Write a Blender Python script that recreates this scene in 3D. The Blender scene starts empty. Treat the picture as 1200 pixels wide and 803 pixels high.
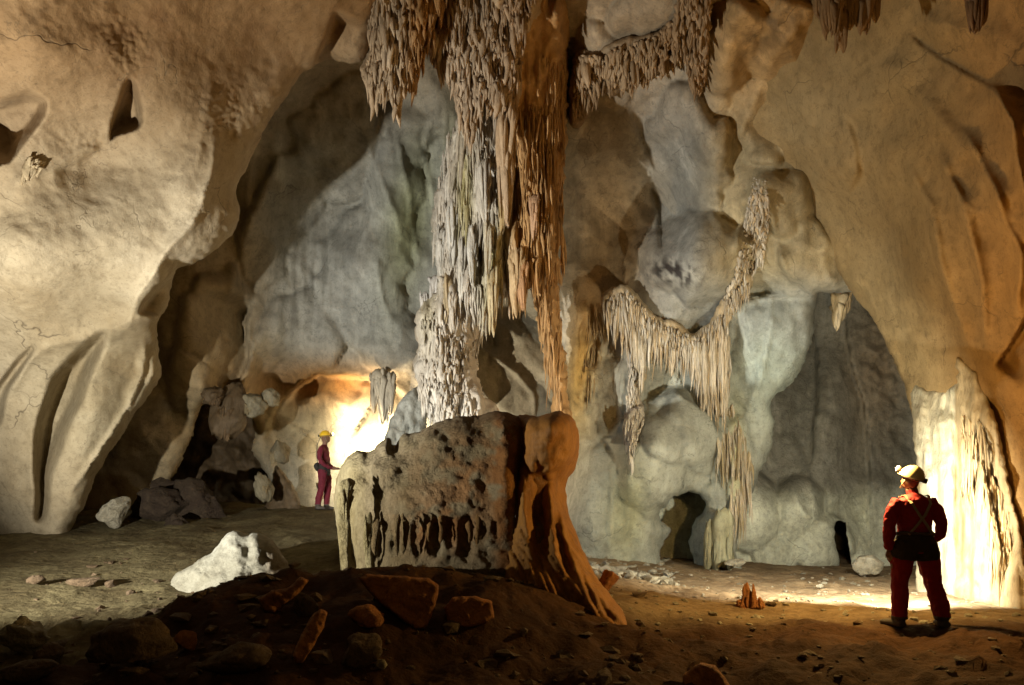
import bpy, bmesh, math, random
import numpy as np
from mathutils import Vector, Matrix

random.seed(7)
RNG = np.random.default_rng(11)
SC = bpy.context.scene
COL = SC.collection
PI = math.pi

# ------------------------------------------------------------------ camera
FPX, VH, CH = 800.0, 590.0, 1.4          # focal length in px of the 1200 px wide photo, horizon row, camera height
cam_d = bpy.data.cameras.new("camera")
cam_d.sensor_width = 36.0
cam_d.lens = 24.0
cam_d.shift_y = (VH - 401.5) / 1200.0    # rising front, verticals stay vertical
cam_d.clip_start = 0.05
cam_d.clip_end = 200.0
cam = bpy.data.objects.new("camera", cam_d)
COL.objects.link(cam)
cam.location = (0, 0, CH)
cam.rotation_euler = (PI / 2, 0, 0)
SC.camera = cam

# ------------------------------------------------------------------ world (underground: no sky)
world = bpy.data.worlds.new("World")
SC.world = world
world.use_nodes = True
bg = world.node_tree.nodes["Background"]
bg.inputs[0].default_value = (0.0, 0.0, 0.0, 1)
bg.inputs[1].default_value = 0.0

SC.view_settings.view_transform = 'Standard'
SC.view_settings.look = 'None'
SC.view_settings.exposure = 0.0
SC.view_settings.gamma = 1.0
SC.cycles.max_bounces = 5
SC.cycles.diffuse_bounces = 3
SC.cycles.glossy_bounces = 2
SC.cycles.caustics_reflective = False
SC.cycles.caustics_refractive = False
SC.cycles.sample_clamp_indirect = 4.0


def P(u, v, d):
    """point seen at photo position (u, v) at distance d in front of the camera"""
    return ((u - 600.0) / FPX * d, d, CH + (VH - v) / FPX * d)


def lamp(name, kind, loc, energy, color, radius=0.05, target=None, angle=120, blend=0.5):
    l = bpy.data.lights.new(name, kind)
    l.energy = energy
    l.color = color
    l.shadow_soft_size = radius
    if kind == 'SPOT':
        l.spot_size = math.radians(angle)
        l.spot_blend = blend
    o = bpy.data.objects.new(name, l)
    o.location = loc
    if target is not None:
        o.rotation_euler = (Vector(target) - Vector(loc)).to_track_quat('-Z', 'Y').to_euler()
    COL.objects.link(o)
    return o


# the cavers' flashes and helmet lamps, with added fill lights
lamp("flash_left", 'SPOT', (-7.0, 6.0, 1.0), 2600, (1.0, 0.94, 0.80), 0.05, (-3.0, 13.5, 6.0), 118, 0.5)
lamp("back_wall_fill", 'SPOT', (-7.05, 6.05, 1.1), 5200, (0.95, 0.97, 0.95), 0.05, (1.5, 17.0, 6.5), 62, 1.0)  # extra spot added beside the left flash to lift the back wall
lamp("flash_behind_caver", 'SPOT', (5.3, 9.2, 1.3), 1500, (1.0, 0.95, 0.76), 0.05, (5.6, 12.5, 0.3), 155, 0.5)
lamp("caver_headlamp_glow", 'POINT', (4.18, 7.9, 2.06), 380, (1.0, 0.60, 0.18), 0.05)
lamp("far_flash", 'SPOT', (-3.72, 16.6, 2.5), 1300, (1.0, 0.80, 0.52), 0.05, (-2.8, 18.4, 2.7), 165, 0.5)
lamp("mid_flash", 'POINT', (-2.3, 10.7, 1.25), 300, (0.76, 0.9, 1.0), 0.25)
lamp("camera_side_fill", 'POINT', (1.5, -1.5, 3.4), 85, (1.0, 0.60, 0.22), 0.35)  # added warm fill for the shaded rock, no caver's lamp

# ------------------------------------------------------------------ numpy noise
_perm = np.random.default_rng(3).permutation(256)
_perm = np.concatenate([_perm, _perm, _perm])
_g = np.random.default_rng(4).normal(size=(256, 3))
_g /= np.linalg.norm(_g, axis=1)[:, None]


def noise3(x, y, z):
    x, y, z = np.broadcast_arrays(np.asarray(x, float), np.asarray(y, float), np.asarray(z, float))
    xi, yi, zi = np.floor(x).astype(int), np.floor(y).astype(int), np.floor(z).astype(int)
    xf, yf, zf = x - xi, y - yi, z - zi
    f = lambda t: t * t * t * (t * (t * 6 - 15) + 10)
    uu, vv, ww = f(xf), f(yf), f(zf)
    out = 0
    for a in (0, 1):
        for b in (0, 1):
            for c in (0, 1):
                h = _perm[_perm[_perm[(xi + a) & 255] + ((yi + b) & 255)] + ((zi + c) & 255)]
                g = _g[h]
                dot = g[..., 0] * (xf - a) + g[..., 1] * (yf - b) + g[..., 2] * (zf - c)
                out = out + dot * (uu if a else 1 - uu) * (vv if b else 1 - vv) * (ww if c else 1 - ww)
    return out * 1.5


def fbm(x, y, z, o=4, gain=0.5):
    s, a = 0, 1.0
    for k in range(o):
        s = s + a * noise3(x * 2 ** k + 7.3 * k, y * 2 ** k + 1.7 * k, z * 2 ** k - 3.1 * k)
        a *= gain
    return s


def rbf(pts, vals, c=0.3):
    pts = np.array(pts, float)
    vals = np.array(vals, float)
    m = vals.mean()
    K = np.sqrt(((pts[:, None] - pts[None]) ** 2).sum(-1) + c * c)
    w = np.linalg.lstsq(K, vals - m, rcond=None)[0]

    def f(*q):
        q = [np.asarray(a, float) for a in q]
        out = np.zeros(np.broadcast(*q).shape)
        for p, ww in zip(pts, w):
            r = c * c
            for a, pp in zip(q, p):
                r = r + (a - pp) ** 2
            out = out + ww * np.sqrt(r)
        return out + m
    return f


def seg_dist(U, V, pts, closed=False):
    """distance, side sign, t along and nearest point of a polyline"""
    pts = np.array(pts, float)
    n = len(pts)
    best = np.full(U.shape, 1e9)
    sgn = np.ones(U.shape)
    tt = np.zeros(U.shape)
    nu, nv = U.copy(), V.copy()
    m = n if closed else n - 1
    for i in range(m):
        a, b = pts[i], pts[(i + 1) % n]
        ab = b - a
        L = max((ab ** 2).sum(), 1e-9)
        t = np.clip(((U - a[0]) * ab[0] + (V - a[1]) * ab[1]) / L, 0, 1)
        qu, qv = a[0] + t * ab[0], a[1] + t * ab[1]
        d = np.hypot(U - qu, V - qv)
        k = d < best
        best = np.where(k, d, best)
        sgn = np.where(k, np.sign(ab[0] * (V - a[1]) - ab[1] * (U - a[0])), sgn)
        tt = np.where(k, (i + t) / m, tt)
        nu = np.where(k, qu, nu)
        nv = np.where(k, qv, nv)
    return best, sgn, tt, nu, nv


def inside(U, V, pts):
    c = np.zeros(U.shape, bool)
    n = len(pts)
    for i in range(n):
        x0, y0 = pts[i]
        x1, y1 = pts[(i + 1) % n]
        if y0 == y1:
            continue
        k = ((y0 > V) != (y1 > V)) & (U < (x1 - x0) * (V - y0) / (y1 - y0) + x0)
        c ^= k
    return c


def smooth(x):
    x = np.clip(x, 0, 1)
    return x * x * (3 - 2 * x)


def curve(pts, n=6):
    """Catmull-Rom through closed outline, so that outlines are curves, with a little roughness"""
    out = []
    m = len(pts)
    for i in range(m):
        p0, p1, p2, p3 = [np.array(pts[(i + k) % m], float) for k in (-1, 0, 1, 2)]
        for j in range(n):
            t = j / n
            out.append(tuple(0.5 * ((2 * p1) + (-p0 + p2) * t + (2 * p0 - 5 * p1 + 4 * p2 - p3) * t * t
                                    + (-p0 + 3 * p1 - 3 * p2 + p3) * t ** 3)))
    return out


def worley(U, V, size, ang=0.0, asp=1.0, seed=0, warp=0.35):
    """distance to the nearest and second nearest of scattered centres, in units of size"""
    U = np.asarray(U, float); V = np.asarray(V, float)
    a = math.radians(ang)
    x = (U * math.cos(a) + V * math.sin(a)) / (size * asp)
    y = (-U * math.sin(a) + V * math.cos(a)) / size
    x, y = x + warp * fbm(x * .8, y * .8, seed + .3, 3), y + warp * fbm(x * .8, y * .8, seed + 8.3, 3)
    xi, yi = np.floor(x).astype(int), np.floor(y).astype(int)
    f1 = np.full(x.shape, 9.0); f2 = np.full(x.shape, 9.0)
    for i in (-1, 0, 1):
        for j in (-1, 0, 1):
            h = _perm[_perm[(xi + i + seed * 17) & 255] + ((yi + j) & 255)]
            px = xi + i + 0.5 + 0.85 * (_perm[h] / 255.0 - 0.5)
            py = yi + j + 0.5 + 0.85 * (_perm[h + 1] / 255.0 - 0.5)
            d = np.hypot(x - px, y - py)
            f2 = np.where(d < f1, f1, np.minimum(f2, d))
            f1 = np.minimum(f1, d)
    return f1, f2


def scallops(U, V, size, h, ang=0.0, asp=1.0, seed=0, gate=0.0):
    """hollows that meet in sharp crests (h > 0) or bulges that meet in creases (h < 0)"""
    f1, f2 = worley(U, V, size, ang, asp, seed)
    g = smooth(0.5 + 1.6 * noise3(U / (size * 2.2), V / (size * 2.2), seed + 2.7) - gate)
    return -h * np.clip(f1, 0, 1.1) ** 2 * (0.15 + 0.85 * g)


# feature helpers: each returns something added to the distance
def blob(U, V, cu, cv, ru, rv, ang, h):
    a = math.radians(ang)
    x = ((U - cu) * math.cos(a) + (V - cv) * math.sin(a)) / ru
    y = (-(U - cu) * math.sin(a) + (V - cv) * math.cos(a)) / rv
    return h * np.exp(-(x * x + y * y))


def bowl(U, V, cu, cv, ru, rv, ang, h):
    a = math.radians(ang)
    x = ((U - cu) * math.cos(a) + (V - cv) * math.sin(a)) / ru
    y = (-(U - cu) * math.sin(a) + (V - cv) * math.cos(a)) / rv
    return h * np.sqrt(np.clip(1 - (x * x + y * y), 0, 1))


def step(U, V, pts, h, w, edge=6.0, side=1):
    """a lip: just beyond the line (on 'side') the rock is h further away, easing out over w"""
    d, s, t, _, _ = seg_dist(U, V, pts)
    s = s * side
    taper = smooth(np.minimum(t, 1 - t) * 5)
    return h * taper * np.where(s > 0, smooth(d / edge) * np.exp(-(d / w) ** 2), 0)


def hollow(U, V, poly, h, soft):
    """hollow with an outline of its own"""
    poly = curve(poly, 4)
    d, _, _, _, _ = seg_dist(U, V, poly, True)
    return h * np.where(inside(U, V, poly), smooth(d / soft), 0)


def ridge(U, V, pts, h, w):
    d, s, t, _, _ = seg_dist(U, V, pts)
    taper = np.clip(np.minimum(t, 1 - t) * 8, 0.0, 1)
    return -h * taper * np.exp(-(d / w) ** 1.3)


# ------------------------------------------------------------------ object helpers
def tag(o, label=None, cat=None, group=None, kind=None):
    if label: o['label'] = label
    if cat: o['category'] = cat
    if group: o['group'] = group
    if kind: o['kind'] = kind
    return o


def link(o, parent=None):
    COL.objects.link(o)
    if parent is not None:
        o.parent = parent
    return o


def empty(name, loc, label, cat, group=None):
    o = bpy.data.objects.new(name, None)
    o.location = loc
    o.empty_display_size = 0.2
    link(o)
    return tag(o, label, cat, group)


def local(o, parent):
    """child mesh built in world coordinates under an empty that is only moved, never turned"""
    o.parent = parent
    o.matrix_parent_inverse = Matrix.Translation(-Vector(parent.location))
    return o


def npmesh(name, verts, faces, mat, colors=None, smooth_shade=True):
    me = bpy.data.meshes.new(name)
    verts = np.asarray(verts, np.float32)
    faces = np.asarray(faces, np.int32)
    k = faces.shape[1]
    me.vertices.add(len(verts))
    me.vertices.foreach_set("co", verts.ravel())
    me.loops.add(faces.size)
    me.loops.foreach_set("vertex_index", faces.ravel())
    me.polygons.add(len(faces))
    me.polygons.foreach_set("loop_start", np.arange(0, faces.size, k, dtype=np.int32))
    me.polygons.foreach_set("use_smooth", np.full(len(faces), smooth_shade))
    me.update(calc_edges=True)
    me.validate()
    if colors is not None and len(me.vertices) == len(colors):
        at = me.color_attributes.new("tint", 'FLOAT_COLOR', 'POINT')
        c = np.ones((len(colors), 4), np.float32)
        c[:, :3] = colors
        at.data.foreach_set("color", c.ravel())
    me.materials.append(mat)
    o = bpy.data.objects.new(name, me)
    return o


# ------------------------------------------------------------------ materials
def rock_material(name, c1, c2, scale=1.0, bump=0.5, rough=0.75, fine=40.0, streak=0.0, spec=0.3, cracks=0.0, tint=True,
                  dark=0.35, pits=0.0, coarse=0.5, mid=0.35, stain=0.0):
    m = bpy.data.materials.new(name)
    m.use_nodes = True
    nt = m.node_tree
    N, L = nt.nodes, nt.links
    b = N["Principled BSDF"]
    tc = N.new("ShaderNodeTexCoord")
    mp = N.new("ShaderNodeMapping")
    mp.inputs['Scale'].default_value = (1, 1, 1 - 0.85 * streak)
    L.new(tc.outputs['Object'], mp.inputs[0])

    def noise(s, det, r=0.55, dist=0.0):
        n = N.new("ShaderNodeTexNoise")
        n.inputs['Scale'].default_value = s
        n.inputs['Detail'].default_value = det
        n.inputs['Roughness'].default_value = r
        n.inputs['Distortion'].default_value = dist
        L.new(mp.outputs[0], n.inputs['Vector'])
        return n

    def ramp(src, p0, p1, v0=0.0, v1=1.0):
        r = N.new("ShaderNodeMapRange")
        r.inputs['From Min'].default_value = p0
        r.inputs['From Max'].default_value = p1
        r.inputs['To Min'].default_value = v0
        r.inputs['To Max'].default_value = v1
        L.new(src, r.inputs['Value'])
        return r.outputs[0]

    def mix(a, bb, f, mode='MIX'):
        x = N.new("ShaderNodeMix")
        x.data_type = 'RGBA'
        x.blend_type = mode
        for s, v in ((x.inputs[6], a), (x.inputs[7], bb)):
            if isinstance(v, tuple): s.default_value = v + (1,)
            else: L.new(v, s)
        if isinstance(f, float): x.inputs[0].default_value = f
        else: L.new(f, x.inputs[0])
        return x.outputs[2]

    n1 = noise(0.55 * scale, 7, 0.6, 0.4)
    n2 = noise(3.1 * scale, 8, 0.68, 0.2)
    n3 = noise(fine, 5, 0.7)
    col = mix(c1, c2, ramp(n1.outputs[0], 0.36, 0.64))
    col = mix(col, tuple(v * dark for v in c2), ramp(n2.outputs[0], 0.52, 0.78, 0.0, 0.75))
    col = mix(col, tuple(min(1, v * 1.35) for v in c1), ramp(n2.outputs[0], 0.46, 0.28, 0.0, 0.45))
    col = mix(col, (0.02, 0.015, 0.01), ramp(n3.outputs[0], 0.55, 0.85, 0.0, 0.7))
    n5 = noise(7.0, 9, 0.72, 0.1)
    col = mix(col, tuple(v * 0.62 for v in c2), ramp(n5.outputs[0], 0.5, 0.72, 0.0, 0.8))
    if stain > 0:
        mq = N.new("ShaderNodeMapping")
        mq.inputs['Scale'].default_value = (1, 1, 0.09)
        L.new(tc.outputs['Object'], mq.inputs[0])
        ns = N.new("ShaderNodeTexNoise")
        ns.inputs['Scale'].default_value = 2.2; ns.inputs['Detail'].default_value = 7; ns.inputs['Roughness'].default_value = 0.65; ns.inputs['Distortion'].default_value = 0.1
        L.new(mq.outputs[0], ns.inputs['Vector'])
        col = mix(col, tuple(v * 0.45 for v in c2), ramp(ns.outputs[0], 0.52, 0.7, 0.0, stain))
        col = mix(col, tuple(min(1, v * 1.5) for v in c1), ramp(ns.outputs[0], 0.44, 0.3, 0.0, stain))
    if tint:
        va = N.new("ShaderNodeVertexColor")
        va.layer_name = "tint"
        col = mix(col, va.outputs[0], 1.0, 'MULTIPLY')
    h = N.new("ShaderNodeMath"); h.operation = 'MULTIPLY_ADD'
    L.new(n2.outputs[0], h.inputs[0]); h.inputs[1].default_value = coarse
    h2 = N.new("ShaderNodeMath"); h2.operation = 'MULTIPLY'
    L.new(n3.outputs[0], h2.inputs[0]); h2.inputs[1].default_value = 0.24
    L.new(h2.outputs[0], h.inputs[2])
    n4 = noise(9.0, 6, 0.65, 0.3)
    h3 = N.new("ShaderNodeMath"); h3.operation = 'MULTIPLY_ADD'
    L.new(n4.outputs[0], h3.inputs[0]); h3.inputs[1].default_value = mid
    L.new(h.outputs[0], h3.inputs[2])
    height = h3.outputs[0]
    if pits > 0:
        vp = N.new("ShaderNodeTexVoronoi")
        vp.inputs['Scale'].default_value = 7.0
        L.new(mp.outputs[0], vp.inputs['Vector'])
        pm = N.new("ShaderNodeMath"); pm.operation = 'MULTIPLY_ADD'
        L.new(ramp(vp.outputs['Distance'], 0.0, 0.45), pm.inputs[0]); pm.inputs[1].default_value = pits
        L.new(height, pm.inputs[2])
        height = pm.outputs[0]
    if cracks > 0:
        wv = N.new("ShaderNodeMixRGB")
        wv.blend_type = 'ADD'
        wv.inputs[0].default_value = 0.9
        nn = noise(0.8, 4, 0.6)
        L.new(mp.outputs[0], wv.inputs[1]); L.new(nn.outputs['Color'], wv.inputs[2])
        vo = N.new("ShaderNodeTexVoronoi")
        vo.feature = 'DISTANCE_TO_EDGE'
        vo.inputs['Scale'].default_value = 0.55
        L.new(wv.outputs[0], vo.inputs['Vector'])
        cr = ramp(vo.outputs['Distance'], 0.0, 0.006, 1.0, 0.0)
        gate = ramp(noise(0.7, 2).outputs[0], 0.52, 0.62)
        cm = N.new("ShaderNodeMath"); cm.operation = 'MULTIPLY'
        L.new(cr, cm.inputs[0]); L.new(gate, cm.inputs[1])
        cm2 = N.new("ShaderNodeMath"); cm2.operation = 'MULTIPLY'
        L.new(cm.outputs[0], cm2.inputs[0]); cm2.inputs[1].default_value = cracks
        col = mix(col, (0.03, 0.02, 0.012), cm2.outputs[0])
        for sc_, wd, am in ((0.9, 0.004, 0.55), (2.3, 0.006, 0.4)):
            nl = noise(sc_, 5, 0.5)
            ab = N.new("ShaderNodeMath"); ab.operation = 'SUBTRACT'; L.new(nl.outputs[0], ab.inputs[0]); ab.inputs[1].default_value = 0.5
            a2 = N.new("ShaderNodeMath"); a2.operation = 'ABSOLUTE'; L.new(ab.outputs[0], a2.inputs[0])
            g2 = ramp(noise(sc_ * 1.3, 3).outputs[0], 0.5, 0.6)
            lm = N.new("ShaderNodeMath"); lm.operation = 'MULTIPLY'; L.new(ramp(a2.outputs[0], 0.0, wd, am, 0.0), lm.inputs[0]); L.new(g2, lm.inputs[1])
            col = mix(col, tuple(v * 0.3 for v in c2), lm.outputs[0])
            hb = N.new("ShaderNodeMath"); hb.operation = 'MULTIPLY_ADD'; L.new(lm.outputs[0], hb.inputs[0]); hb.inputs[1].default_value = -0.25; L.new(height, hb.inputs[2])
            height = hb.outputs[0]
        sb = N.new("ShaderNodeMath"); sb.operation = 'MULTIPLY_ADD'
        L.new(cm2.outputs[0], sb.inputs[0]); sb.inputs[1].default_value = -0.5
        L.new(height, sb.inputs[2])
        height = sb.outputs[0]
    bp = N.new("ShaderNodeBump")
    bp.inputs['Strength'].default_value = bump
    bp.inputs['Distance'].default_value = 0.12
    L.new(height, bp.inputs['Height'])
    L.new(bp.outputs[0], b.inputs['Normal'])
    L.new(col, b.inputs['Base Color'])
    b.inputs['Roughness'].default_value = rough
    b.inputs['Specular IOR Level'].default_value = spec
    return m


def plain_material(name, c, rough=0.6, metal=0.0, bump=0.0, scale=60, var=0.25):
    m = bpy.data.materials.new(name)
    m.use_nodes = True
    nt = m.node_tree
    b = nt.nodes["Principled BSDF"]
    tc = nt.nodes.new("ShaderNodeTexCoord")
    n = nt.nodes.new("ShaderNodeTexNoise")
    n.inputs['Scale'].default_value = scale
    n.inputs['Detail'].default_value = 5
    nt.links.new(tc.outputs['Object'], n.inputs['Vector'])
    x = nt.nodes.new("ShaderNodeMix"); x.data_type = 'RGBA'
    x.inputs[6].default_value = tuple(v * (1 - var) for v in c) + (1,)
    x.inputs[7].default_value = tuple(min(1, v * (1 + var)) for v in c) + (1,)
    nt.links.new(n.outputs[0], x.inputs[0])
    nt.links.new(x.outputs[2], b.inputs['Base Color'])
    b.inputs['Roughness'].default_value = rough
    b.inputs['Metallic'].default_value = metal
    if bump:
        bp = nt.nodes.new("ShaderNodeBump")
        bp.inputs['Strength'].default_value = bump
        bp.inputs['Distance'].default_value = 0.01
        nt.links.new(n.outputs[0], bp.inputs['Height'])
        nt.links.new(bp.outputs[0], b.inputs['Normal'])
    return m


def glow_material(name, c, s):
    m = bpy.data.materials.new(name)
    m.use_nodes = True
    b = m.node_tree.nodes["Principled BSDF"]
    b.inputs['Base Color'].default_value = (0.8, 0.8, 0.8, 1)
    b.inputs['Emission Color'].default_value = c + (1,)
    b.inputs['Emission Strength'].default_value = s
    return m


M = {}
M['cream'] = rock_material("cream_limestone", (0.46, 0.39, 0.275), (0.36, 0.285, 0.18), 1.0, 0.4, 0.8, 30, cracks=0.6, dark=0.75, coarse=0.2, mid=0.2, stain=0.15)
M['grey'] = rock_material("grey_limestone", (0.31, 0.305, 0.265), (0.215, 0.21, 0.18), 1.0, 0.45, 0.65, 26, cracks=0.5, dark=0.65, coarse=0.25, mid=0.22, stain=0.55)
M['right'] = rock_material("tan_limestone", (0.37, 0.265, 0.125), (0.28, 0.19, 0.08), 0.8, 0.4, 0.8, 34, cracks=0.5, dark=0.75, coarse=0.2, mid=0.2, stain=0.25)
M['recess'] = rock_material("dark_grey_limestone", (0.34, 0.33, 0.28), (0.22, 0.21, 0.17), 1.3, 0.5, 0.8, 18, cracks=0.5, stain=0.6)
M['drip'] = rock_material("pale_dripstone", (0.62, 0.56, 0.47), (0.46, 0.38, 0.28), 2.0, 0.6, 0.6, 40, streak=0.75, spec=0.4)
M['cream_drip'] = rock_material("tan_dripstone", (0.30, 0.27, 0.19), (0.19, 0.16, 0.10), 2.0, 0.6, 0.6, 40, streak=0.6, spec=0.4)
M['darkdrip'] = rock_material("brown_dripstone", (0.15, 0.105, 0.06), (0.09, 0.06, 0.03), 2.0, 0.6, 0.6, 40, streak=0.6, spec=0.4)
M['ochre'] = rock_material("ochre_flowstone", (0.33, 0.155, 0.026), (0.22, 0.09, 0.014), 2.0, 0.5, 0.65, 30, streak=0.6, spec=0.35)
M['flow'] = rock_material("white_flowstone", (0.56, 0.53, 0.42), (0.44, 0.38, 0.27), 2.2, 0.6, 0.6, 30, streak=0.8, dark=0.45)
M['boss'] = rock_material("crusted_stalagmite", (0.25, 0.20, 0.12), (0.16, 0.12, 0.06), 3.0, 0.9, 0.85, 30, dark=0.4, coarse=0.7, mid=0.8)
M['white'] = rock_material("white_calcite", (0.34, 0.33, 0.27), (0.25, 0.235, 0.18), 3.0, 0.7, 0.7, 40, dark=0.6)
M['soil'] = rock_material("cave_earth", (0.16, 0.125, 0.08), (0.085, 0.06, 0.035), 2.2, 0.6, 0.9, 22, spec=0.15, pits=0.3)
M['stone'] = rock_material("loose_stone", (0.17, 0.12, 0.075), (0.10, 0.065, 0.035), 4.0, 0.9, 0.8, 24, tint=False)
M['palestone'] = rock_material("pale_loose_stone", (0.42, 0.39, 0.31), (0.28, 0.25, 0.18), 4.0, 0.9, 0.8, 24, tint=False)
M['shadestone'] = rock_material("overhang_shade_stone", (0.06, 0.042, 0.026), (0.035, 0.022, 0.014), 4.0, 0.9, 0.8, 24, tint=False)  # stone for the heap, shade of the overhang put into its colour
M['redstone'] = rock_material("rusty_stone", (0.50, 0.22, 0.07), (0.30, 0.12, 0.04), 5.0, 0.9, 0.8, 24, tint=False)


# ------------------------------------------------------------------ relief masses
def relief(name, poly, dfn, mat, res=3.0, edge=30.0, bulge=0.6, back=3.0, colfn=None, holes=(), rough_edge=1.5, parent=None,
           surf_noise=0.05, smoothpoly=True, inward=0.25, seed=0.0):
    """a solid rock mass: front surface at distance dfn(u,v), rounded towards its outline, with sides running back"""
    if smoothpoly:
        poly = curve(poly, 5)
    holes = [curve(h, 4) for h in holes]
    A = np.array(poly)
    u0, v0 = A.min(0)
    u1, v1 = A.max(0)
    us = np.arange(u0 - res, u1 + 2 * res, res)
    vs = np.arange(v0 - res, v1 + 2 * res, res)
    U, V = np.meshgrid(us, vs)
    ju = rough_edge * noise3(U / 11.0, V / 11.0, seed + 0.5) + rough_edge * 0.7 * noise3(U / 4.5, V / 4.5, seed + 9.5)
    jv = rough_edge * noise3(U / 11.0, V / 11.0, seed + 5.5) + rough_edge * 0.7 * noise3(U / 4.5, V / 4.5, seed + 2.5)
    ins = inside(U, V, poly)
    d, _, _, nu, nv = seg_dist(U, V, poly, True)
    for h in holes:
        ih = inside(U, V, h)
        dh, _, _, hu, hv = seg_dist(U, V, h, True)
        ins &= ~ih
        k = dh < d
        d = np.where(k, dh, d); nu = np.where(k, hu, nu); nv = np.where(k, hv, nv)
    keep = ins
    # a quad is kept when all its corners are inside or within one step of the outline
    near = (~ins) & (d < res * 0.71)
    ok = keep | near
    quad = ok[:-1, :-1] & ok[1:, :-1] & ok[:-1, 1:] & ok[1:, 1:]
    used = np.zeros(ok.shape, bool)
    used[:-1, :-1] |= quad; used[1:, :-1] |= quad; used[:-1, 1:] |= quad; used[1:, 1:] |= quad
    # border verts (not surrounded by 4 quads) snap to the outline
    cnt = np.zeros(ok.shape, int)
    cnt[:-1, :-1] += quad; cnt[1:, :-1] += quad; cnt[:-1, 1:] += quad; cnt[1:, 1:] += quad
    border = used & (cnt < 4)
    U2 = np.where(border, nu, U)
    V2 = np.where(border, nv, V)
    d = np.where(border, 0, np.where(ins, d, 0))
    t = np.clip(d / edge, 0, 1)
    rnd = bulge * (1 - np.sqrt(1 - (1 - t) ** 2 + 1e-9))
    D = dfn(U2, V2) + rnd
    x, y, z = P(U2, V2, D)
    D = D + surf_noise * (fbm(x * 1.6 + seed, y * 1.6, z * 1.6, 4, 0.55))
    Uj, Vj = U2 + ju * (1 - t * 0.7), V2 + jv * (1 - t * 0.7)
    x, y, z = P(Uj, Vj, D)
    idx = -np.ones(ok.shape, int)
    n = int(used.sum())
    idx[used] = np.arange(n)
    verts = np.stack([x[used], y[used], z[used]], 1)
    q = np.stack([idx[:-1, :-1][quad], idx[1:, :-1][quad], idx[1:, 1:][quad], idx[:-1, 1:][quad]], 1)
    # boundary edges -> sides that run back, closing in a little
    e = np.concatenate([q[:, [0, 1]], q[:, [1, 2]], q[:, [2, 3]], q[:, [3, 0]]])
    key = np.sort(e, 1)
    kk = key[:, 0].astype(np.int64) * n + key[:, 1]
    _, first, c = np.unique(kk, return_index=True, return_counts=True)
    be = e[first[c == 1]]
    bv = np.unique(be)
    cu, cv, cd = U2[used][bv], V2[used][bv], D[used][bv]
    uu, vv = Uj[used][bv], Vj[used][bv]
    iu, iv = U[used][bv], V[used][bv]
    # inward direction from the gradient of the distance field: use the polygon interior side
    gu = np.zeros(len(bv)); gv = np.zeros(len(bv))
    for ang in np.arange(0, 2 * PI, PI / 6):
        tu, tv = cu + 6 * math.cos(ang), cv + 6 * math.sin(ang)
        k = inside(tu, tv, poly)
        for h in holes:
            k &= ~inside(tu, tv, h)
        gu += np.where(k, math.cos(ang), 0); gv += np.where(k, math.sin(ang), 0)
    gl = np.hypot(gu, gv) + 1e-6
    gu /= gl; gv /= gl
    rings = [0.12, 0.4, 1.0]
    allv = [verts]
    cols = None
    if colfn is not None:
        cols = [colfn(U2[used], V2[used])]
    ring_idx = [bv]
    base = n
    for r in rings:
        s = r * back
        px_in = inward * s * FPX / np.maximum(cd, 1) * 0.6
        X, Y, Z = P(uu + gu * px_in, vv + gv * px_in, cd + s)
        allv.append(np.stack([X, Y, Z], 1))
        if cols is not None:
            cols.append(cols[0][bv])
        ring_idx.append(base + np.arange(len(bv)))
        base += len(bv)
    pos = -np.ones(n, int)
    pos[bv] = np.arange(len(bv))
    F = [q]
    for k in range(len(rings)):
        a, b = ring_idx[k], ring_idx[k + 1]
        F.append(np.stack([a[pos[be[:, 1]]], a[pos[be[:, 0]]], b[pos[be[:, 0]]], b[pos[be[:, 1]]]], 1))
    o = npmesh(name, np.concatenate(allv), np.concatenate(F), mat,
               np.concatenate(cols) if cols is not None else np.ones((base, 3)))
    link(o)
    return o


# ------------------------------------------------------------------ floor
FL = [(-200, 622, 14), (0, 612, 14), (130, 611, 14.5), (250, 606, 15), (380, 597, 15.9), (440, 600, 16.2), (300, 590, 19),
      (-200, 660, 11), (0, 652, 11.3), (150, 642, 12), (300, 622, 13.5), (350, 650, 11), (240, 650, 11.3),
      (0, 700, 8.7), (150, 705, 8.7), (250, 702, 8.8), (-250, 690, 8.5), (330, 690, 9), (0, 762, 6.5), (100, 765, 6.2), (-300, 740, 6.5),
      (450, 668, 9.3), (600, 676, 9), (500, 640, 12), (600, 650, 12),
      (740, 740, 7.5), (800, 702, 10), (700, 668, 14.5), (760, 659, 16.5), (900, 661, 18), (1000, 662, 19),
      (1070, 734, 7.7), (1100, 697, 10.8), (1200, 718, 9), (1500, 710, 9), (1400, 690, 12), (860, 715, 9),
      (250, 706, 6.2), (310, 683, 6.8), (400, 669, 7.6), (500, 668, 7.9), (600, 688, 7.6), (690, 728, 7.3), (170, 768, 5.6),
      (300, 803, 4.6), (450, 803, 4.8), (620, 803, 5), (800, 803, 5.3), (1000, 800, 5.3), (1200, 800, 5.4), (820, 755, 6.8)]
_fp = [P(*p) for p in FL]
_pts = [(p[0], p[1]) for p in _fp] + [(0, 2), (-3, 2), (3, 2), (0, -8), (-8, -4), (8, -4), (-14, 4), (14, 4), (0, 24), (14, 22), (-14, 20)]
_val = [p[2] for p in _fp] + [-.1, -.1, -.1, -.1, 0, 0, .3, .2, 0, -.2, 1.5]
_floor = rbf(_pts, _val, 0.35)


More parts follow.
